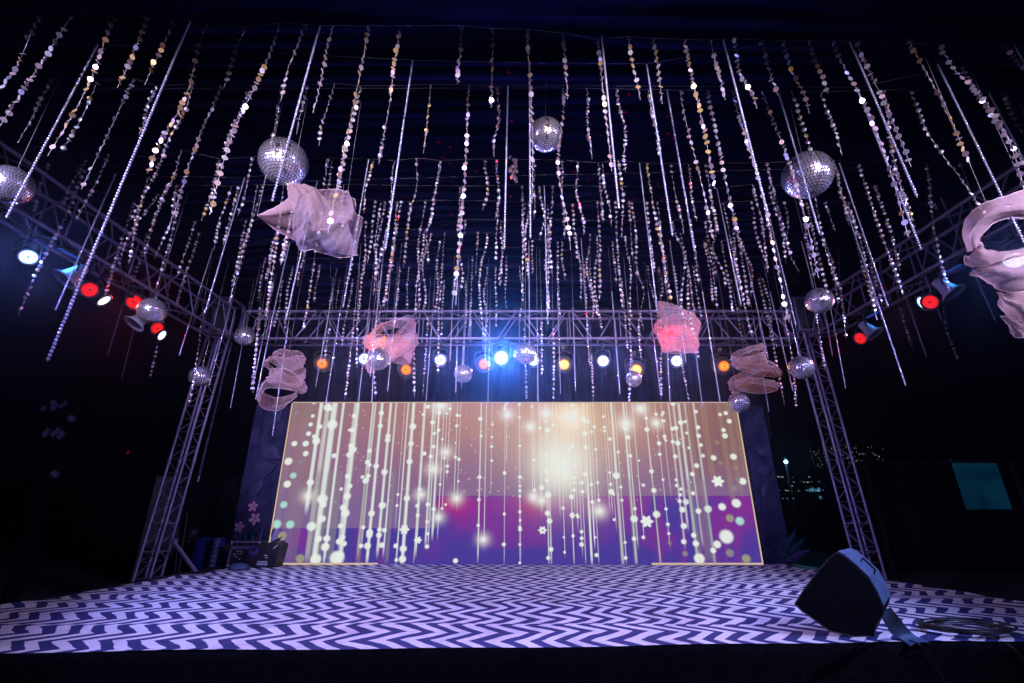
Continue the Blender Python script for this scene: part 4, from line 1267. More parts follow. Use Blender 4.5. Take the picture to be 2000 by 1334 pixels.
Y0 = 3.45
fb = thing('fabric_sculpture', 'big crumpled pale pink organza hanging below a large mirror ball', 'fabric', at_y(608, 365, Y0), 'organza fabric sculptures')
cloth_part('organza_sheet', spline_grid(px_sheet(mk(zc2, [     # funnel at the left
    [(485, 668, 0), (640, 600, -.05), (740, 540, -.1), (800, 490, -.12)],
    [(487, 670, .0), (620, 665, -.2), (740, 650, -.26), (830, 640, -.25)],
    [(490, 674, .0), (620, 740, .1), (730, 780, .16), (830, 790, .2)],
    [(492, 676, .0), (600, 760, .12), (700, 830, .14), (840, 905, .16)]]), Y0), 26, 26), fb, .002, 1)
cloth_part('organza_sheet', spline_grid(px_sheet(mk(zc2, [     # main fold facing the viewer
    [(770, 430, .05), (800, 380, .1), (890, 375, .16), (1030, 425, .15), (1160, 545, .05)],
    [(785, 520, -.12), (880, 480, -.22), (1000, 470, -.2), (1120, 530, -.12), (1200, 610, -.05)],
    [(825, 640, -.22), (930, 640, -.34), (1050, 650, -.3), (1190, 690, -.2), (1330, 660, -.08)],
    [(812, 770, -.2), (930, 780, -.28), (1060, 800, -.32), (1200, 830, -.22), (1330, 770, -.1)],
    [(820, 880, -.12), (950, 900, -.22), (1080, 920, -.2), (1220, 960, -.25), (1370, 900, -.12)],
    [(885, 990, -.02), (1010, 1000, -.12), (1140, 1025, -.05), (1280, 1058, -.14), (1415, 1040, -.05)]]), Y0), 44, 44), fb, .009, 2)
cloth_part('organza_sheet', spline_grid(px_sheet(mk(zc2, [     # back fold, top right
    [(860, 385, .2), (1030, 430, .25), (1200, 425, .2), (1335, 438, .15)],
    [(900, 500, .22), (1060, 520, .3), (1230, 500, .2), (1372, 530, .1)],
    [(960, 640, .22), (1090, 660, .3), (1260, 650, .15), (1388, 660, .0)],
    [(1000, 800, .22), (1120, 800, .25), (1230, 740, .05), (1300, 740, -.06)]]), Y0), 28, 28), fb, .008, 3)
cloth_part('organza_sheet', spline_grid(px_sheet(mk(zc2, [     # right fold
    [(1385, 640, .05), (1430, 670, .1), (1478, 702, .15)],
    [(1310, 760, -.02), (1380, 770, .08), (1455, 800, .14)],
    [(1240, 900, .02), (1340, 900, .12), (1430, 910, .15)],
    [(1200, 1010, .08), (1320, 1030, .16), (1415, 1042, .14)]]), Y0), 22, 26), fb, .008, 4)
cloth_part('organza_sheet', spline_grid(px_sheet(mk(zc2, [     # small lobe behind
    [(1350, 500, .2), (1395, 520, .22), (1408, 580, .25)], [(1330, 580, .22), (1380, 600, .26), (1400, 625, .28)], [(1330, 640, .2), (1370, 640, .22), (1385, 650, .22)]]), Y0), 10, 10), fb, .003, 5)

Y1 = 3.2
fr2 = thing('fabric_sculpture', 'large pale organza ring with drooping folds, cut by the right edge', 'fabric', at_y(1985, 372, Y1), 'organza fabric sculptures')
cloth_part('organza_sheet', spline_grid(px_sheet(mk(zr, [      # ring: outer edge, middle, inner edge
    [(205, 553, .1), (170, 400, .0), (215, 260, -.05), (360, 150, -.08), (520, 105, -.05), (680, 48, .05), (900, 60, .25), (1050, 200, .4), (1090, 420, .45), (1000, 600, .4)],
    [(262, 530, -.02), (225, 420, -.16), (290, 300, -.22), (420, 215, -.24), (560, 190, -.2), (680, 170, -.08), (860, 170, .1), (960, 280, .28), (990, 420, .35), (930, 560, .3)],
    [(322, 480, .04), (310, 450, .0), (350, 385, -.04), (425, 320, -.06), (520, 280, -.02), (620, 274, .04), (760, 300, .14), (850, 360, .22), (880, 430, .26), (840, 520, .24)]]), Y1), 60, 18), fr2, .007, 6)
cloth_part('organza_sheet', spline_grid(px_sheet(mk(zr, [      # lower half of the ring
    [(322, 480, .04), (345, 515, .02), (430, 538, -.02), (540, 540, -.06), (680, 518, -.04), (850, 500, .1)],
    [(240, 560, .06), (300, 600, -.08), (400, 640, -.18), (540, 600, -.2), (690, 560, -.14), (860, 560, .05)],
    [(182, 590, .08), (190, 650, .04), (250, 672, -.05), (400, 650, -.14), (560, 600, -.18), (860, 540, .0)]]), Y1), 34, 16), fr2, .006, 7)
cloth_part('organza_sheet', spline_grid(px_sheet(mk(zr, [      # leaf-shaped fold
    [(228, 722, .0), (290, 680, -.06), (400, 640, -.12), (540, 590, -.14), (700, 560, -.1), (880, 560, .05)],
    [(226, 726, .0), (300, 730, -.14), (420, 730, -.22), (560, 720, -.25), (720, 700, -.2), (900, 690, .0)],
    [(232, 730, .0), (320, 775, -.06), (410, 825, -.1), (500, 872, -.12), (690, 875, -.1), (900, 860, .05)]]), Y1), 34, 18), fr2, .008, 8)
cloth_part('organza_sheet', spline_grid(px_sheet(mk(zr, [      # lower petal
    [(455, 878, .0), (520, 890, -.08), (610, 880, -.12), (720, 870, -.1), (860, 880, .05)],
    [(450, 900, .0), (520, 960, -.14), (620, 980, -.18), (730, 980, -.15), (880, 980, .0)],
    [(470, 990, .03), (540, 1065, .0), (640, 1112, -.02), (740, 1130, -.02), (880, 1120, .05)]]), Y1), 28, 18), fr2, .007, 9)
cloth_part('organza_sheet', spline_grid(px_sheet(mk(zr, [
    [(472, 1075, .1), (540, 1078, .08), (640, 1110, .06), (760, 1120, .1)],
    [(520, 1130, .12), (580, 1160, .06), (660, 1180, .06), (780, 1180, .1)],
    [(575, 1225, .12), (610, 1248, .08), (680, 1246, .06), (790, 1230, .1)]]), Y1), 18, 14), fr2, .005, 10)

for par, pts_ in ((fb, [at_y(*zc2(800, 380), Y0 + .1), at_y(*zc2(1330, 438), Y0 + .15), at_y(*zc2(487, 670), Y0)]), (fr2, [at_y(*zr(360, 150), Y1 - .08), at_y(*zr(680, 48), Y1 + .05), at_y(*zr(1050, 200), Y1 + .4)])):
    for q in pts_:
        b = MB(); b.tube([q - par.location, Vector((q.x - par.location.x, q.y - par.location.y, HC - par.location.z))], .0016, 3)
        b.obj('hanging_thread', M['thread'], par)

def coil_fabric(label, u, v, y, loops, hgt, rad, width, seed, tilt=.4, shrink=.25, lean=0.0):
    """ribbon of organza looping down in a loose stack"""
    p = at_y(u, v, y)
    t = thing('fabric_sculpture', label, 'fabric', p, 'organza fabric sculptures')
    g = random.Random(seed)
    n = loops
    z = 0
    for k in range(n):
        r = rad * (1 - shrink * abs(k - n / 2) / n) * g.uniform(.85, 1.15)
        cx = g.gauss(0, rad * .12) + lean * (k / n - .5); cyy = g.gauss(0, rad * .1)
        zc_ = -hgt * k / max(1, n - 1)
        tx = g.uniform(-tilt, tilt); ty = g.uniform(-tilt, tilt)
        top_r = []; mid_r = []; bot_r = []
        m_ = 14
        a0 = g.uniform(0, 6.28)
        for i in range(m_ + 1):
            a = a0 + 2 * math.pi * i / m_
            rx_ = r * (1 + .16 * math.sin(2 * a + k)); ry_ = r * .75 * (1 + .18 * math.cos(3 * a + k * 2))
            x = cx + rx_ * math.cos(a); yy = cyy + ry_ * math.sin(a)
            zz = zc_ + tx * rx_ * math.cos(a) + ty * ry_ * math.sin(a)
            wv = width * (.75 + .35 * math.sin(a * 1 + k * 1.7))
            top_r.append(p + Vector((x * .92, yy * .92, zz + wv / 2)))
            mid_r.append(p + Vector((x * 1.08, yy * 1.08, zz + .02 * math.sin(3 * a))))
            bot_r.append(p + Vector((x * .95, yy * .95, zz - wv / 2)))
        cloth_part('organza_loop', spline_grid([top_r, mid_r, bot_r], 44, 10), t, .014, seed * 10 + k)
    b = MB(); b.tube([(0, 0, 0), (0, 0, HC - p.z)], .0016, 3); b.obj('hanging_thread', M['thread'], t)
    return t
coil_fabric('stack of mauve organza loops at the top left screen corner', 562, 700, 6.6, 4, .56, .25, .2, 21, .5, .2, -.12)
coil_fabric('pink organza fold glowing orange-red in front of the back truss, left of centre', 764, 655, 6.9, 3, .30, .33, .36, 22, .6)
coil_fabric('tall pink organza fold lit red from behind, right of centre', 1316, 620, 6.7, 3, .42, .30, .42, 23, .45)
coil_fabric('ruffled mauve organza stack above the top right screen corner', 1462, 692, 6.8, 5, .48, .28, .18, 24, .35, .2, .05)
# the lamps that make two of the folds glow hang inside them
for (u, v, y, c, pw, lab) in ((750, 664, 6.95, (1, .24, .05), 16, 'small amber lamp hidden inside the glowing organza left of centre'),
                              (1312, 650, 6.75, (1, .03, .06), 14, 'small red lamp hidden inside the tall organza right of centre')):
    p = at_y(u, v, y)
    t = thing('pin_lamp', lab, 'lamp', p)
    b = MB(); b.lathe([(.02, -.02), (.03, 0), (.03, .05), (.01, .06)], 10); b.obj('bulb', emission('pin_bulb', c, 1.5), t, smooth=True)
    b = MB(); b.tube([(0, 0, .06), (0, 0, HC - p.z)], .003, 4); b.obj('hanging_wire', M['wire'], t)
    d = bpy.data.lights.new('glow', 'POINT'); d.energy = pw; d.color = c; d.shadow_soft_size = .04
    o = link('glow', d, t); o.location = (0, -.04, -.06)

# ------------------------------------------------------------------ wedge speaker, strap, cable coil
YS = 4.42
sp_t = thing('wedge_speaker', 'black wedge stage monitor tipped on its corner at the right front', 'speaker', at_z(1670, 1254, ST))
o0 = Vector(sp_t.location)
poly = [(1554, 1190), (1572, 1162), (1596, 1130), (1618, 1103), (1636, 1089), (1647, 1094), (1672, 1115), (1698, 1140), (1714, 1168), (1727, 1197), (1726, 1213), (1713, 1233), (1708, 1253), (1672, 1254), (1622, 1243), (1594, 1222), (1566, 1202)]
front = [at_y(u, v, YS) for u, v in poly]
zmin = min(p.z for p in front)
front = [Vector((p.x, p.y, p.z - zmin + ST + .016)) for p in front]
cen = sum(front, Vector()) / len(front)
dvec = Vector((.36, .33, .03))
back = []
for p in front:
    q = cen + (p - cen) * .9 + dvec
    q.z = max(q.z, ST + .017)
    back.append(q)
n = len(front)
top_i = [4, 5, 6, 7, 8, 9]
b = MB()
b.add([p - o0 for p in front] + [p - o0 for p in back], [tuple(n + k for k in range(n))] + [(k, n + k, n + (k + 1) % n, (k + 1) % n) for k in range(n) if k not in top_i[:-1]])
b.obj('cabinet', M['speaker'], sp_t)
b = MB()
inner = [cen + (p - cen) * .965 + Vector((0, -.012, 0)) for p in front]
b.add([p - o0 for p in front] + [p - o0 for p in inner], [tuple(n + k for k in range(n - 1, -1, -1))] + [((k + 1) % n, n + (k + 1) % n, n + k, k) for k in range(n)])
b.obj('grille', M['speaker'], sp_t)
b = MB()
vs = []; fs = []
for k in top_i:
    a, c = front[k] - o0, back[k] - o0
    up = Vector((.012, 0, .012))
    vs += [a + up, a.lerp(c, .42) + up * 1.5, a.lerp(c, .5) + up * .3, a.lerp(c, .58) + up * 1.5, c + up]
for k in range(len(top_i) - 1):
    for j in range(4):
        fs.append((k * 5 + j, k * 5 + j + 1, k * 5 + 5 + j + 1, k * 5 + 5 + j))
b.add(vs, fs); b.obj('top_panel', M['bluelit_grey'], sp_t)
b = MB()
h0 = front[6].lerp(back[6], .42) - o0 + Vector((.02, 0, .02)); h1 = front[7].lerp(back[7], .42) - o0 + Vector((.02, 0, .02))
b.tube([h0 - Vector((.02, 0, .01)), h0 + Vector((.02, 0, .025)), h1 + Vector((.02, 0, .025)), h1 - Vector((.01, 0, .02))], .011, 6)
b.obj('handle', M['black'], sp_t)
b = MB()
for k in range(n): b.tube([front[k] - o0 + Vector((0, -.004, 0)), front[(k + 1) % n] - o0 + Vector((0, -.004, 0))], .006, 5)
b.obj('edge_trim', M['black'], sp_t)

# grey cloth strap running from the speaker to the stage edge
cl = [(1731, 1196, .30), (1742, 1212, .22), (1752, 1226, .12), (1768, 1240, .05), (1784, 1250, .02), (1797, 1258, .015)]
rws = []
for i, (u, v, h) in enumerate(cl):
    p = at_z(u, v, ST + h); w = .06 + .012 * i
    rws.append([p + Vector((k * w * .95, k * w * .35, .012 * (1 - k * k) + .03 * k * (i < 3))) for k in (-1, -.3, .3, 1)])
G = spline_grid(rws, 6, 24)
b = MB(); vs = G.reshape(-1, 3); fs = [(j * 7 + i, j * 7 + i + 1, j * 7 + i + 8, j * 7 + i + 7) for j in range(24) for i in range(6)]
b.add(vs, fs); b.add([Vector(q) - Vector((0, 0, .006)) for q in vs], [tuple(reversed(f)) for f in fs])
st_o = b.obj('cloth_strap', M['bluelit_grey'], smooth=True)
tag(st_o, 'blue-lit cloth strap trailing from the wedge speaker to the stage edge', 'strap')
# black cable under the strap, over the edge
def hang(pts, r, name, label):
    P = np.array([list(p) for p in pts])
    G = spline_grid([[Vector(p) for p in P], [Vector(p) for p in P]], 40, 1)[0]
    b = MB(); b.tube([tuple(p) for p in G], r, 6)
    return tag(b.obj(name, M['cable'], smooth=True), label, 'cable', 'loose cables at the stage front')
e0 = at_z(1738, 1205, ST + .12)
fy = front_y(3.0)
hang([at_z(1728, 1212, ST + .25), at_z(1738, 1222, ST + .06), at_z(1765, 1245, ST + .025), at_z(1795, 1259, ST + .022), Vector((3.28, front_y(3.28) - .05, ST - .05)), Vector((3.36, front_y(3.3) - .09, .3)), Vector((3.42, front_y(3.3) - .12, .02))],
     .006, 'cable', 'thin black cable from the wedge speaker down over the stage edge')
pc = at_z(1888, 1232, ST + .02)
b = MB(); rc = random.Random(9)
for k in range(9):
    r0 = .26 + .012 * k * rc.uniform(.6, 1.2); ox, oy = rc.gauss(0, .022), rc.gauss(0, .02)
    ph = rc.uniform(0, 6.28)
    b.tube([(ox + r0 * 1.1 * math.cos(a), oy + r0 * .68 * math.sin(a) + .012 * math.sin(3 * a + ph), .012 + .005 * k + .006 * math.sin(2 * a + ph)) for a in np.linspace(0, 2 * math.pi, 33)], .0065, 6, 0, False)
coil = b.obj('cable_coil', M['cable'], None, pc, smooth=True)
tag(coil, 'coiled black cable lying on the carpet right of the wedge speaker', 'cable coil')
for (u, v, dx, lab) in ((1905, 1246, .25, 'black cable end drooping from the coil over the stage edge, left one'), (1945, 1236, .3, 'black cable end drooping from the coil over the stage edge, right one')):
    s0 = at_z(u, v, ST + .03)
    hang([s0 - Vector((.12, -.06, 0)), s0, Vector((s0.x + dx * .6, front_y(s0.x + dx * .6) + .06, ST + .03)), Vector((s0.x + dx, front_y(s0.x + dx) - .05, ST - .06)), Vector((s0.x + dx * 1.25, front_y(s0.x + dx) - .09, .25)), Vector((s0.x + dx * 1.3, front_y(s0.x + dx) - .2, .02))], .0065, 'cable', lab)

for u, lab in ((851, 'short black tape strip on the carpet below the screen, left of centre'), (1142, 'short black tape strip on the carpet below the screen, right of centre')):
    q = at_z(u, 1106.5, ST + .02); b = MB()
    b.box((0, 0, 0), (.12, .07, .004), 0, Matrix.Rotation(.2 if u < 1000 else -.15, 3, 'Z'))
    tag(b.obj('tape_strip', M['black'], None, q), lab, 'tape', 'tape strips below the screen')

# ------------------------------------------------------------------ equipment at the back left
def on_stage(u, v): return at_z(u, v, ST + .012)
p = on_stage(472, 1107)
fc = thing('flight_case', 'dark flight case with metal edges beside the left tower panel', 'flight case', p)
w, d_, h = .52, .4, .42
b = MB(); b.box((0, d_ / 2, h / 2), (w, d_, h)); b.obj('body', M['black'], fc)
for (x, z, sx, sz) in ((0, h - .012, w + .02, .03), (-w / 2 + .008, h / 2, .028, h), (w / 2 - .008, h / 2, .028, h), (0, .012, w + .02, .026), (0, h * .74, w, .05)):
    b = MB(); b.box((x, -.008, z), (sx, .022, sz)); b.obj('edge_strip', M['truss'], fc)
for x in (-w / 2 + .01, w / 2 - .01):
    for z in (.02, h - .02):
        b = MB(); b.lathe([(.005, -.025), (.02, -.02), (.028, 0), (.02, .02), (.005, .025)], 8); b.obj('corner_ball', M['truss'], fc, (x, -.02, z), smooth=True)
rp_ = random.Random(4)
for k in range(14):
    b = MB(); b.box((0, 0, 0), (rp_.uniform(.015, .04), .004, rp_.uniform(.006, .012)))
    o = b.obj('sticker_mark', M['white'], fc, (rp_.choice((-.15, -.09, -.04, .1, .15)) + rp_.uniform(-.02, .02), -.008, .12 + .14 * rp_.random())); o.rotation_euler = (0, rp_.uniform(-.8, .8), 0)
p = on_stage(505, 1109)
ep = thing('spark_machine', 'black effects machine with a pale round dial at the screen corner', 'machine', p)
b = MB()
pr = [(-.24, 0), (.28, 0), (.33, .36), (.22, .42), (-.2, .36)]
b.add([(x, -.02, z) for x, z in pr] + [(x, .3, z) for x, z in pr], [(0, 1, 2, 3, 4), (9, 8, 7, 6, 5)] + [(k, 5 + k, 5 + (k + 1) % 5, (k + 1) % 5) for k in range(5)])
b.obj('body', M['black'], ep)
b = MB(); b.lathe([(.092, 0), (.09, .012), (.03, .016)], 22, 0, Matrix.Rotation(math.pi / 2, 4, 'X')); b.obj('dial', M['mural_violet'], ep, (-.13, -.022, .26), smooth=True)
b = MB(); b.lathe([(.034, 0), (.03, .012)], 12, 0, Matrix.Rotation(math.pi / 2, 4, 'X')); b.obj('dial_hub', M['black'], ep, (-.115, -.04, .3))
b = MB(); b.lathe([(.02, 0), (.018, .01)], 10, 0, Matrix.Rotation(math.pi / 2, 4, 'X')); b.obj('socket', M['steel'], ep, (.12, -.022, .3))
for k, (x, z, sx) in enumerate(((.1, .2, .06), (.12, .165, .05), (.06, .1, .17), (.06, .075, .18), (.06, .05, .19))):
    b = MB(); b.box((x, -.024, z), (sx, .003, .012)); b.obj('label_print', M['white'], ep)
b = MB(); b.box((0, 0, 0), (.09, .006, .012)); o = b.obj('label_print', M['white'], ep, (.25, -.024, .34)); o.rotation_euler = (0, -.7, 0)
# white cloth heap by the case
b = MB(); b.lathe([(.17, 0), (.15, .05), (.09, .09), (.02, .1)], 14)
tag(b.obj('cloth_heap', M['bluelit_grey'], None, on_stage(466, 1112), smooth=True), 'small crumpled grey cloth heap in front of the flight case', 'cloth')
p = at_z(398, 1112, .35)
for (u, lab) in ((396, 'blue plastic drum standing left of the flight case'), (424, 'second blue drum half hidden by ducting beside the flight case')):
    q = at_y(u, 1108, 9.6); q.z = 0
    dr = thing('plastic_drum', lab, 'drum', q, 'blue drums behind the stage')
    b = MB(); b.lathe([(.2, 0), (.23, .04), (.23, .3), (.24, .32), (.23, .34), (.23, .64), (.24, .66), (.23, .68), (.23, .98), (.2, 1.02)], 20); b.obj('body', M['blueplastic'], dr, smooth=True)
    b = MB(); b.lathe([(.205, 1.02), (.205, 1.05), (.19, 1.06)], 20); b.obj('lid', M['blueplastic'], dr)
b = MB()
pd = at_y(413, 1112, 9.25)
b.lathe([(.055 + .018 * (k % 2), .04 * k) for k in range(14)], 12)
tag(b.obj('duct_hose', M['bluelit_grey'], None, Vector((pd.x, pd.y, .55))), 'ribbed pale duct hose standing between the blue drums', 'hose')

# painted flat wall behind, palm fronds, fan silhouette
p0 = at_y(352, 930, 11.2); p1 = at_y(478, 1110, 11.2)
fw_ = thing('scenic_flat', 'plain green-grey scenic wall behind the left tower leg', 'wall', ((p0.x + p1.x) / 2, 11.2, 0))
b = MB(); b.box((0, .05, p0.z / 2), (abs(p1.x - p0.x) + 1.1, .1, p0.z)); b.obj('panel', M['flat'], fw_)
b = MB(); b.box((0, -.02, p0.z + .01), (abs(p1.x - p0.x) + 1.1, .06, .04)); b.obj('cap_rail', M['steel'], fw_)
spot_l = None
pp = at_y(432, 925, 10.6)
pt_ = thing('palm_plant', 'dark drooping palm fronds hanging before the green-grey wall', 'palm', (pp.x - .1, 10.7, 0))
b = MB(); b.tube([(0, 0, 0), (.05, 0, 1.4), (.1, 0, pp.z + .25)], [.07, .05, .035], 8); b.obj('trunk', M['bark'], pt_)
rpm = random.Random(12)
for k in range(9):
    a = k * .7 + rpm.random() * .4
    b = MB()
    st0 = Vector((.1, 0, pp.z + .2)); L = rpm.uniform(.7, 1.05)
    prev = None
    for i in range(12):
        q = i / 11
        c = st0 + Vector((math.cos(a) * L * q, math.sin(a) * L * .5 * q, .25 * q - .75 * q * q))
        if i > 1:
            for s_ in (-1, 1):
                e = c + Vector((-math.sin(a) * .16 * s_ + math.cos(a) * .1, math.cos(a) * .1 * s_, -.2 - .08 * q))
                b.add([c, c + Vector((.02, .0, .01)), e], [(0, 1, 2)])
        if prev is not None: b.tube([prev, c], .008, 4)
        prev = c
    b.obj('frond', M['leaf'], pt_)
pf = at_y(372, 1042, 9.9)
ff = thing('stand_fan', 'black pedestal fan silhouette beside the left tower leg', 'fan', (pf.x, 9.9, 0))
b = MB(); b.tube([(0, 0, 0), (0, 0, pf.z)], .03, 8); b.lathe([(.25, 0), (.25, .03), (.05, .06)], 16); b.obj('stand', M['black'], ff)
b = MB(); b.lathe([(.05, -.1), (.12, -.08), (.14, 0), (.1, .06), (.03, .08)], 16, 0, Matrix.Rotation(math.pi / 2, 4, 'X')); b.obj('fan_head', M['black'], ff, (0, 0, pf.z), smooth=True)
b = MB(); b.tube([(0, 0, -.1), (.16, 0, -.14), (.3, 0, -.06), (.36, 0, .02)], .014, 6); b.obj('arm', M['black'], ff, (0, 0, pf.z))
# lashing rods leaning beside the leg
for k, (u0, v0, u1, v1, lab) in enumerate(((357, 900, 346, 1060, 'thin dark rod leaning beside the left tower leg'), (366, 1000, 352, 1100, 'second thin rod leaning nearer the scenic wall'))):
    a = at_y(u0, v0, 9.6); c = at_y(u1, v1, 9.6); dd = (c - a); c = a + dd * (a.z / -dd.z)
    b = MB(); b.tube([a, c], .012, 6); tag(b.obj('rod', M['steel']), lab, 'rod', 'rods leaning at the left')
# chain hanging from the hoist
ch = thing('hoist_chain', 'long hoist chain hanging behind the left tower leg', 'chain', at_y(430, 770, 9.0))
c0 = at_y(430, 770, 9.0); c1 = at_y(392, 930, 9.0)
c1 = Vector((c0.x - .06, c0.y, c1.z)); c0 = Vector((c0.x, c0.y, TB + .1)); o0 = Vector(ch.location)
nl = int((c0 - c1).length / .05); b = MB()
for k in range(nl):
    q = c0.lerp(c1, k / nl) - o0
    if k % 2: b.tube([q + Vector((.018 * math.cos(a), 0, .032 * math.sin(a))) for a in np.linspace(0, 6.283, 9)], .006, 4, 0, False)
    else: b.tube([q + Vector((0, .018 * math.cos(a), .032 * math.sin(a))) for a in np.linspace(0, 6.283, 9)], .006, 4, 0, False)
o = b.obj('links', M['truss'], ch); o['kind'] = 'stuff'
b = MB(); b.tube([c1 - o0, c1 - o0 - Vector((0, 0, .1))], .025, 8); b.obj('hook', M['steel'], ch)

# flowering tree lost in the dark at the left
pt0 = at_y(140, 797, 7.6)
tr = thing('frangipani_tree', 'dark tree at the left edge with a few pale flower clusters', 'tree', (pt0.x - .4, 8.0, 0))
o0 = Vector(tr.location)
b = MB(); b.tube([(0, 0, 0), (.05, 0, .9), (-.05, 0, 1.7)], [.12, .1, .08], 9)
tips = []
rt = random.Random(8)
for (u, v) in ((125, 795), (142, 798), (180, 818), (118, 848), (140, 852), (144, 932), (60, 800), (70, 880)):
    e = at_y(u, v, 7.5 + rt.uniform(0, .5)) - o0; tips.append((e, u))
    b.tube([(-.05, 0, 1.6), ((e.x - .05) * .5, e.y * .5, (1.6 + e.z) / 2 + .1), tuple(e)], [.05, .035, .02], 6)
b.obj('trunk', M['bark'], tr)
b = MB()
for e, u in tips:
    for k in range(26):
        c = e + Vector((rt.gauss(0, .22), rt.gauss(.15, .2), rt.gauss(.02, .18)))
        a = rt.uniform(0, 6.28); L = rt.uniform(.14, .26); dz = rt.uniform(-.1, .08); w = .035
        d = Vector((math.cos(a) * L, math.sin(a) * L, dz)); s_ = Vector((-math.sin(a) * w, math.cos(a) * w, 0))
        b.add([c, c + d * .5 + s_, c + d, c + d * .5 - s_], [(0, 1, 2, 3)])
o = b.obj('crown', M['leaf'], tr); o['kind'] = 'stuff'
for e, u in tips[:6]:
    b = MB()
    for k in range(4 if u in (142, 140) else 2):
        petal_flower(b, (rt.gauss(0, .07), 0, rt.gauss(0, .04)), .055, 0, 5, rt.random())
    b.obj('flower_cluster', M['petal'], tr, e + Vector((0, -.25, 0)))
p = at_y(250, 884, 10)
t = thing('signal_lamp', 'tiny dim red lamp alone in the dark left of the tower leg', 'lamp', (p.x, p.y, 0))
b = MB(); b.tube([(0, 0, 0), (0, 0, p.z - .06)], .015, 6); b.obj('post', M['hall'], t)
b = MB(); b.lathe([(.01, -.03), (.025, -.02), (.03, .015), (.01, .035)], 10); b.obj('bulb', M['red_lamp'], t, (0, 0, p.z), smooth=True)

# ------------------------------------------------------------------ right background: booth with lit panel, fairy lights, neon, lamp
YB = 13.0
c = [at_y(u, v, YB) for u, v in ((1690, 902), (1952, 893), (1740, 1078))]
x0, x1, zt = c[0].x, c[1].x + .25, c[0].z
bt = thing('dark_booth', 'dark framed booth in the right background with a teal panel', 'booth', (x0, YB, 0))
b = MB(); b.box(((x1 - x0) / 2 + 1.2, 1.3, zt / 2), (x1 - x0 + 2.4, 2.4, zt - .06)); b.obj('wall', M['hall'], bt)
b = MB(); b.box(((x1 - x0) / 2, -.02, zt), (x1 - x0, .08, .06)); b.obj('top_rail', M['steel'], bt)
for x in (0, x1 - x0):
    b = MB(); b.box((x, -.02, zt / 2), (.08, .08, zt - .07)); b.obj('post', M['steel'], bt)
q0, q1 = at_y(1864, 904, YB), at_y(1981, 995, YB); qa = at_y(1948, 903, YB)
b = MB(); b.box(((q0.x + qa.x) / 2 - x0, .06, (q0.z + q1.z) / 2), (qa.x - q0.x, .05, q0.z - q1.z))
tm = mat('teal_panel', (.02, .12, .16), .6, emit=(.0, .045, .085), es=1.0)
t = tm.node_tree
tc = t.nodes.new('ShaderNodeTexCoord'); n = t.nodes.new('ShaderNodeTexNoise'); n.inputs['Scale'].default_value = .9; n.inputs['Detail'].default_value = 4
r = t.nodes.new('ShaderNodeValToRGB'); r.color_ramp.elements[0].position = .3; r.color_ramp.elements[1].position = .7
r.color_ramp.elements[0].color = (.0, .006, .016, 1); r.color_ramp.elements[1].color = (.001, .022, .037, 1)
t.links.new(tc.outputs['Object'], n.inputs['Vector']); t.links.new(n.outputs['Fac'], r.inputs[0]); t.links.new(r.outputs[0], bsdf(tm).inputs['Emission Color'])
b.obj('lit_panel', tm, bt)
b = MB(); b.box(((q0.x + qa.x) / 2 - x0, .02, q0.z + .06), (qa.x - q0.x + .1, .06, .05)); b.obj('panel_rail', M['truss'], bt)
# fairy-light curtain
fl_t = thing('fairy_lights', 'faint curtain of tiny fairy lights behind the right tower leg', 'fairy lights', at_y(1640, 880, 15.5))
o0 = Vector(fl_t.location); b = MB(); rf = random.Random(6); bw = MB()
for k in range(20):
    u = 1585 + k * 7.2
    cols = [at_y(u + j * .2 * (u - 1000) / 100, 872 + j * 6, 15.5) for j in range(18)]
    cols = [Vector((cols[0].x, 15.5 + rf.uniform(-.2, .2), q.z)) - o0 for q in cols]
    bw.tube([cols[0], cols[-1]], .004, 3)
    for q in cols:
        if rf.random() < .5:
            q = q + Vector((rf.gauss(0, .03), 0, rf.gauss(0, .03)))
            s_ = rf.uniform(.006, .016)
            b.lathe([(.001, -s_), (s_, 0), (.001, s_)], 5, 0, Matrix.Translation(q))
o = b.obj('bulbs', M['fairy'], fl_t); o['kind'] = 'stuff'
o = bw.obj('wires', M['black'], fl_t); o['kind'] = 'stuff'
fl2 = thing('fairy_lights', 'sparse dim lights low behind the right painted tower', 'fairy lights', at_y(1560, 940, 15.0))
o0 = Vector(fl2.location); b = MB()
for k in range(34):
    q = at_y(rf.uniform(1515, 1620), rf.choice((932, 941, 949, 958, 974)) + rf.uniform(-1, 1), 15.0) - o0
    s_ = rf.uniform(.006, .017); b.lathe([(.001, -s_), (s_ * 1.6, 0), (.001, s_)], 5, 0, Matrix.Translation(q))
o = b.obj('bulbs', M['fairy'], fl2); o['kind'] = 'stuff'
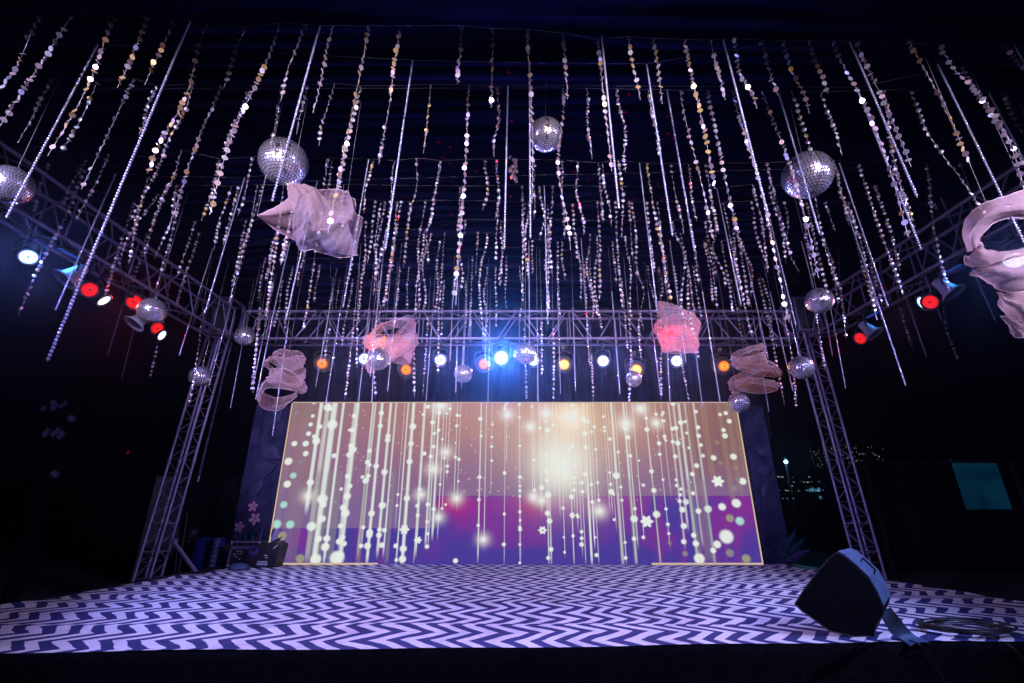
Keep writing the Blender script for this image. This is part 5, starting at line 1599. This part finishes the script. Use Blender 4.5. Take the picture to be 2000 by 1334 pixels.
for (u, v, txt, hpx, lab) in ((1580, 960, 'oll:ollool', 6.2, 'upper line of small blue neon lettering by the right tower leg'), (1600, 974, ':ollool', 6.2, 'lower line of small blue neon lettering by the right tower leg')):
    p = at_y(u, v, 15.2)
    cu_ = bpy.data.curves.new('neon_text', 'FONT'); cu_.body = txt
    cu_.size = .17; cu_.extrude = .006; cu_.materials.append(M['neon'])
    t = thing('neon_sign', lab, 'neon sign', p, 'blue neon lines')
    tmp = link('lettering_curve', cu_); dg = bpy.context.evaluated_depsgraph_get(); me_t = bpy.data.meshes.new_from_object(tmp.evaluated_get(dg)); bpy.data.objects.remove(tmp)
    o = link('lettering', me_t, t); o.rotation_euler = (math.pi / 2, 0, 0); o.scale = (1.0, 1, 1)
    b = MB(); b.box((.42, .03, .06), (.9, .02, .2)); b.obj('backing_board', M['black'], t)
p = at_y(1535, 902, 17)
t = thing('street_lamp', 'single cyan-white lamp shining right of the painted tower', 'street lamp', (p.x, p.y, 0))
b = MB(); b.tube([(0, 0.05, 0), (0, .05, p.z + .1), (0, 0, p.z + .12)], .035, 8); b.obj('post', M['black'], t)
b = MB(); b.lathe([(.02, -.06), (.06, -.03), (.06, .03), (.02, .06)], 12); b.obj('bulb', M['cyan_lamp'], t, (0, 0, p.z), smooth=True)
d = bpy.data.lights.new('glow', 'POINT'); d.energy = 30; d.color = (.1, .55, 1); d.shadow_soft_size = .06
o = link('glow', d, t); o.location = (0, -.12, p.z)

# ------------------------------------------------------------------ haze
if HAZE > 0:
    b = MB(); b.box((0, 9.5, 2.75), (36, 27, 7.5))
    hm = bpy.data.materials.new('stage_haze'); hm.use_nodes = True
    t = hm.node_tree; t.nodes.clear()
    pv = t.nodes.new('ShaderNodeVolumePrincipled'); ou = t.nodes.new('ShaderNodeOutputMaterial')
    pv.inputs['Color'].default_value = (.9, .9, .95, 1)
    pv.inputs['Density'].default_value = HAZE
    pv.inputs['Anisotropy'].default_value = .9
    t.links.new(pv.outputs[0], ou.inputs['Volume'])
    hz = b.obj('haze', hm); hz['kind'] = 'stuff'
    hz.display_type = 'WIRE'
print('strands', nstr, 'rows', len(rows), [len(r) for r in rows])
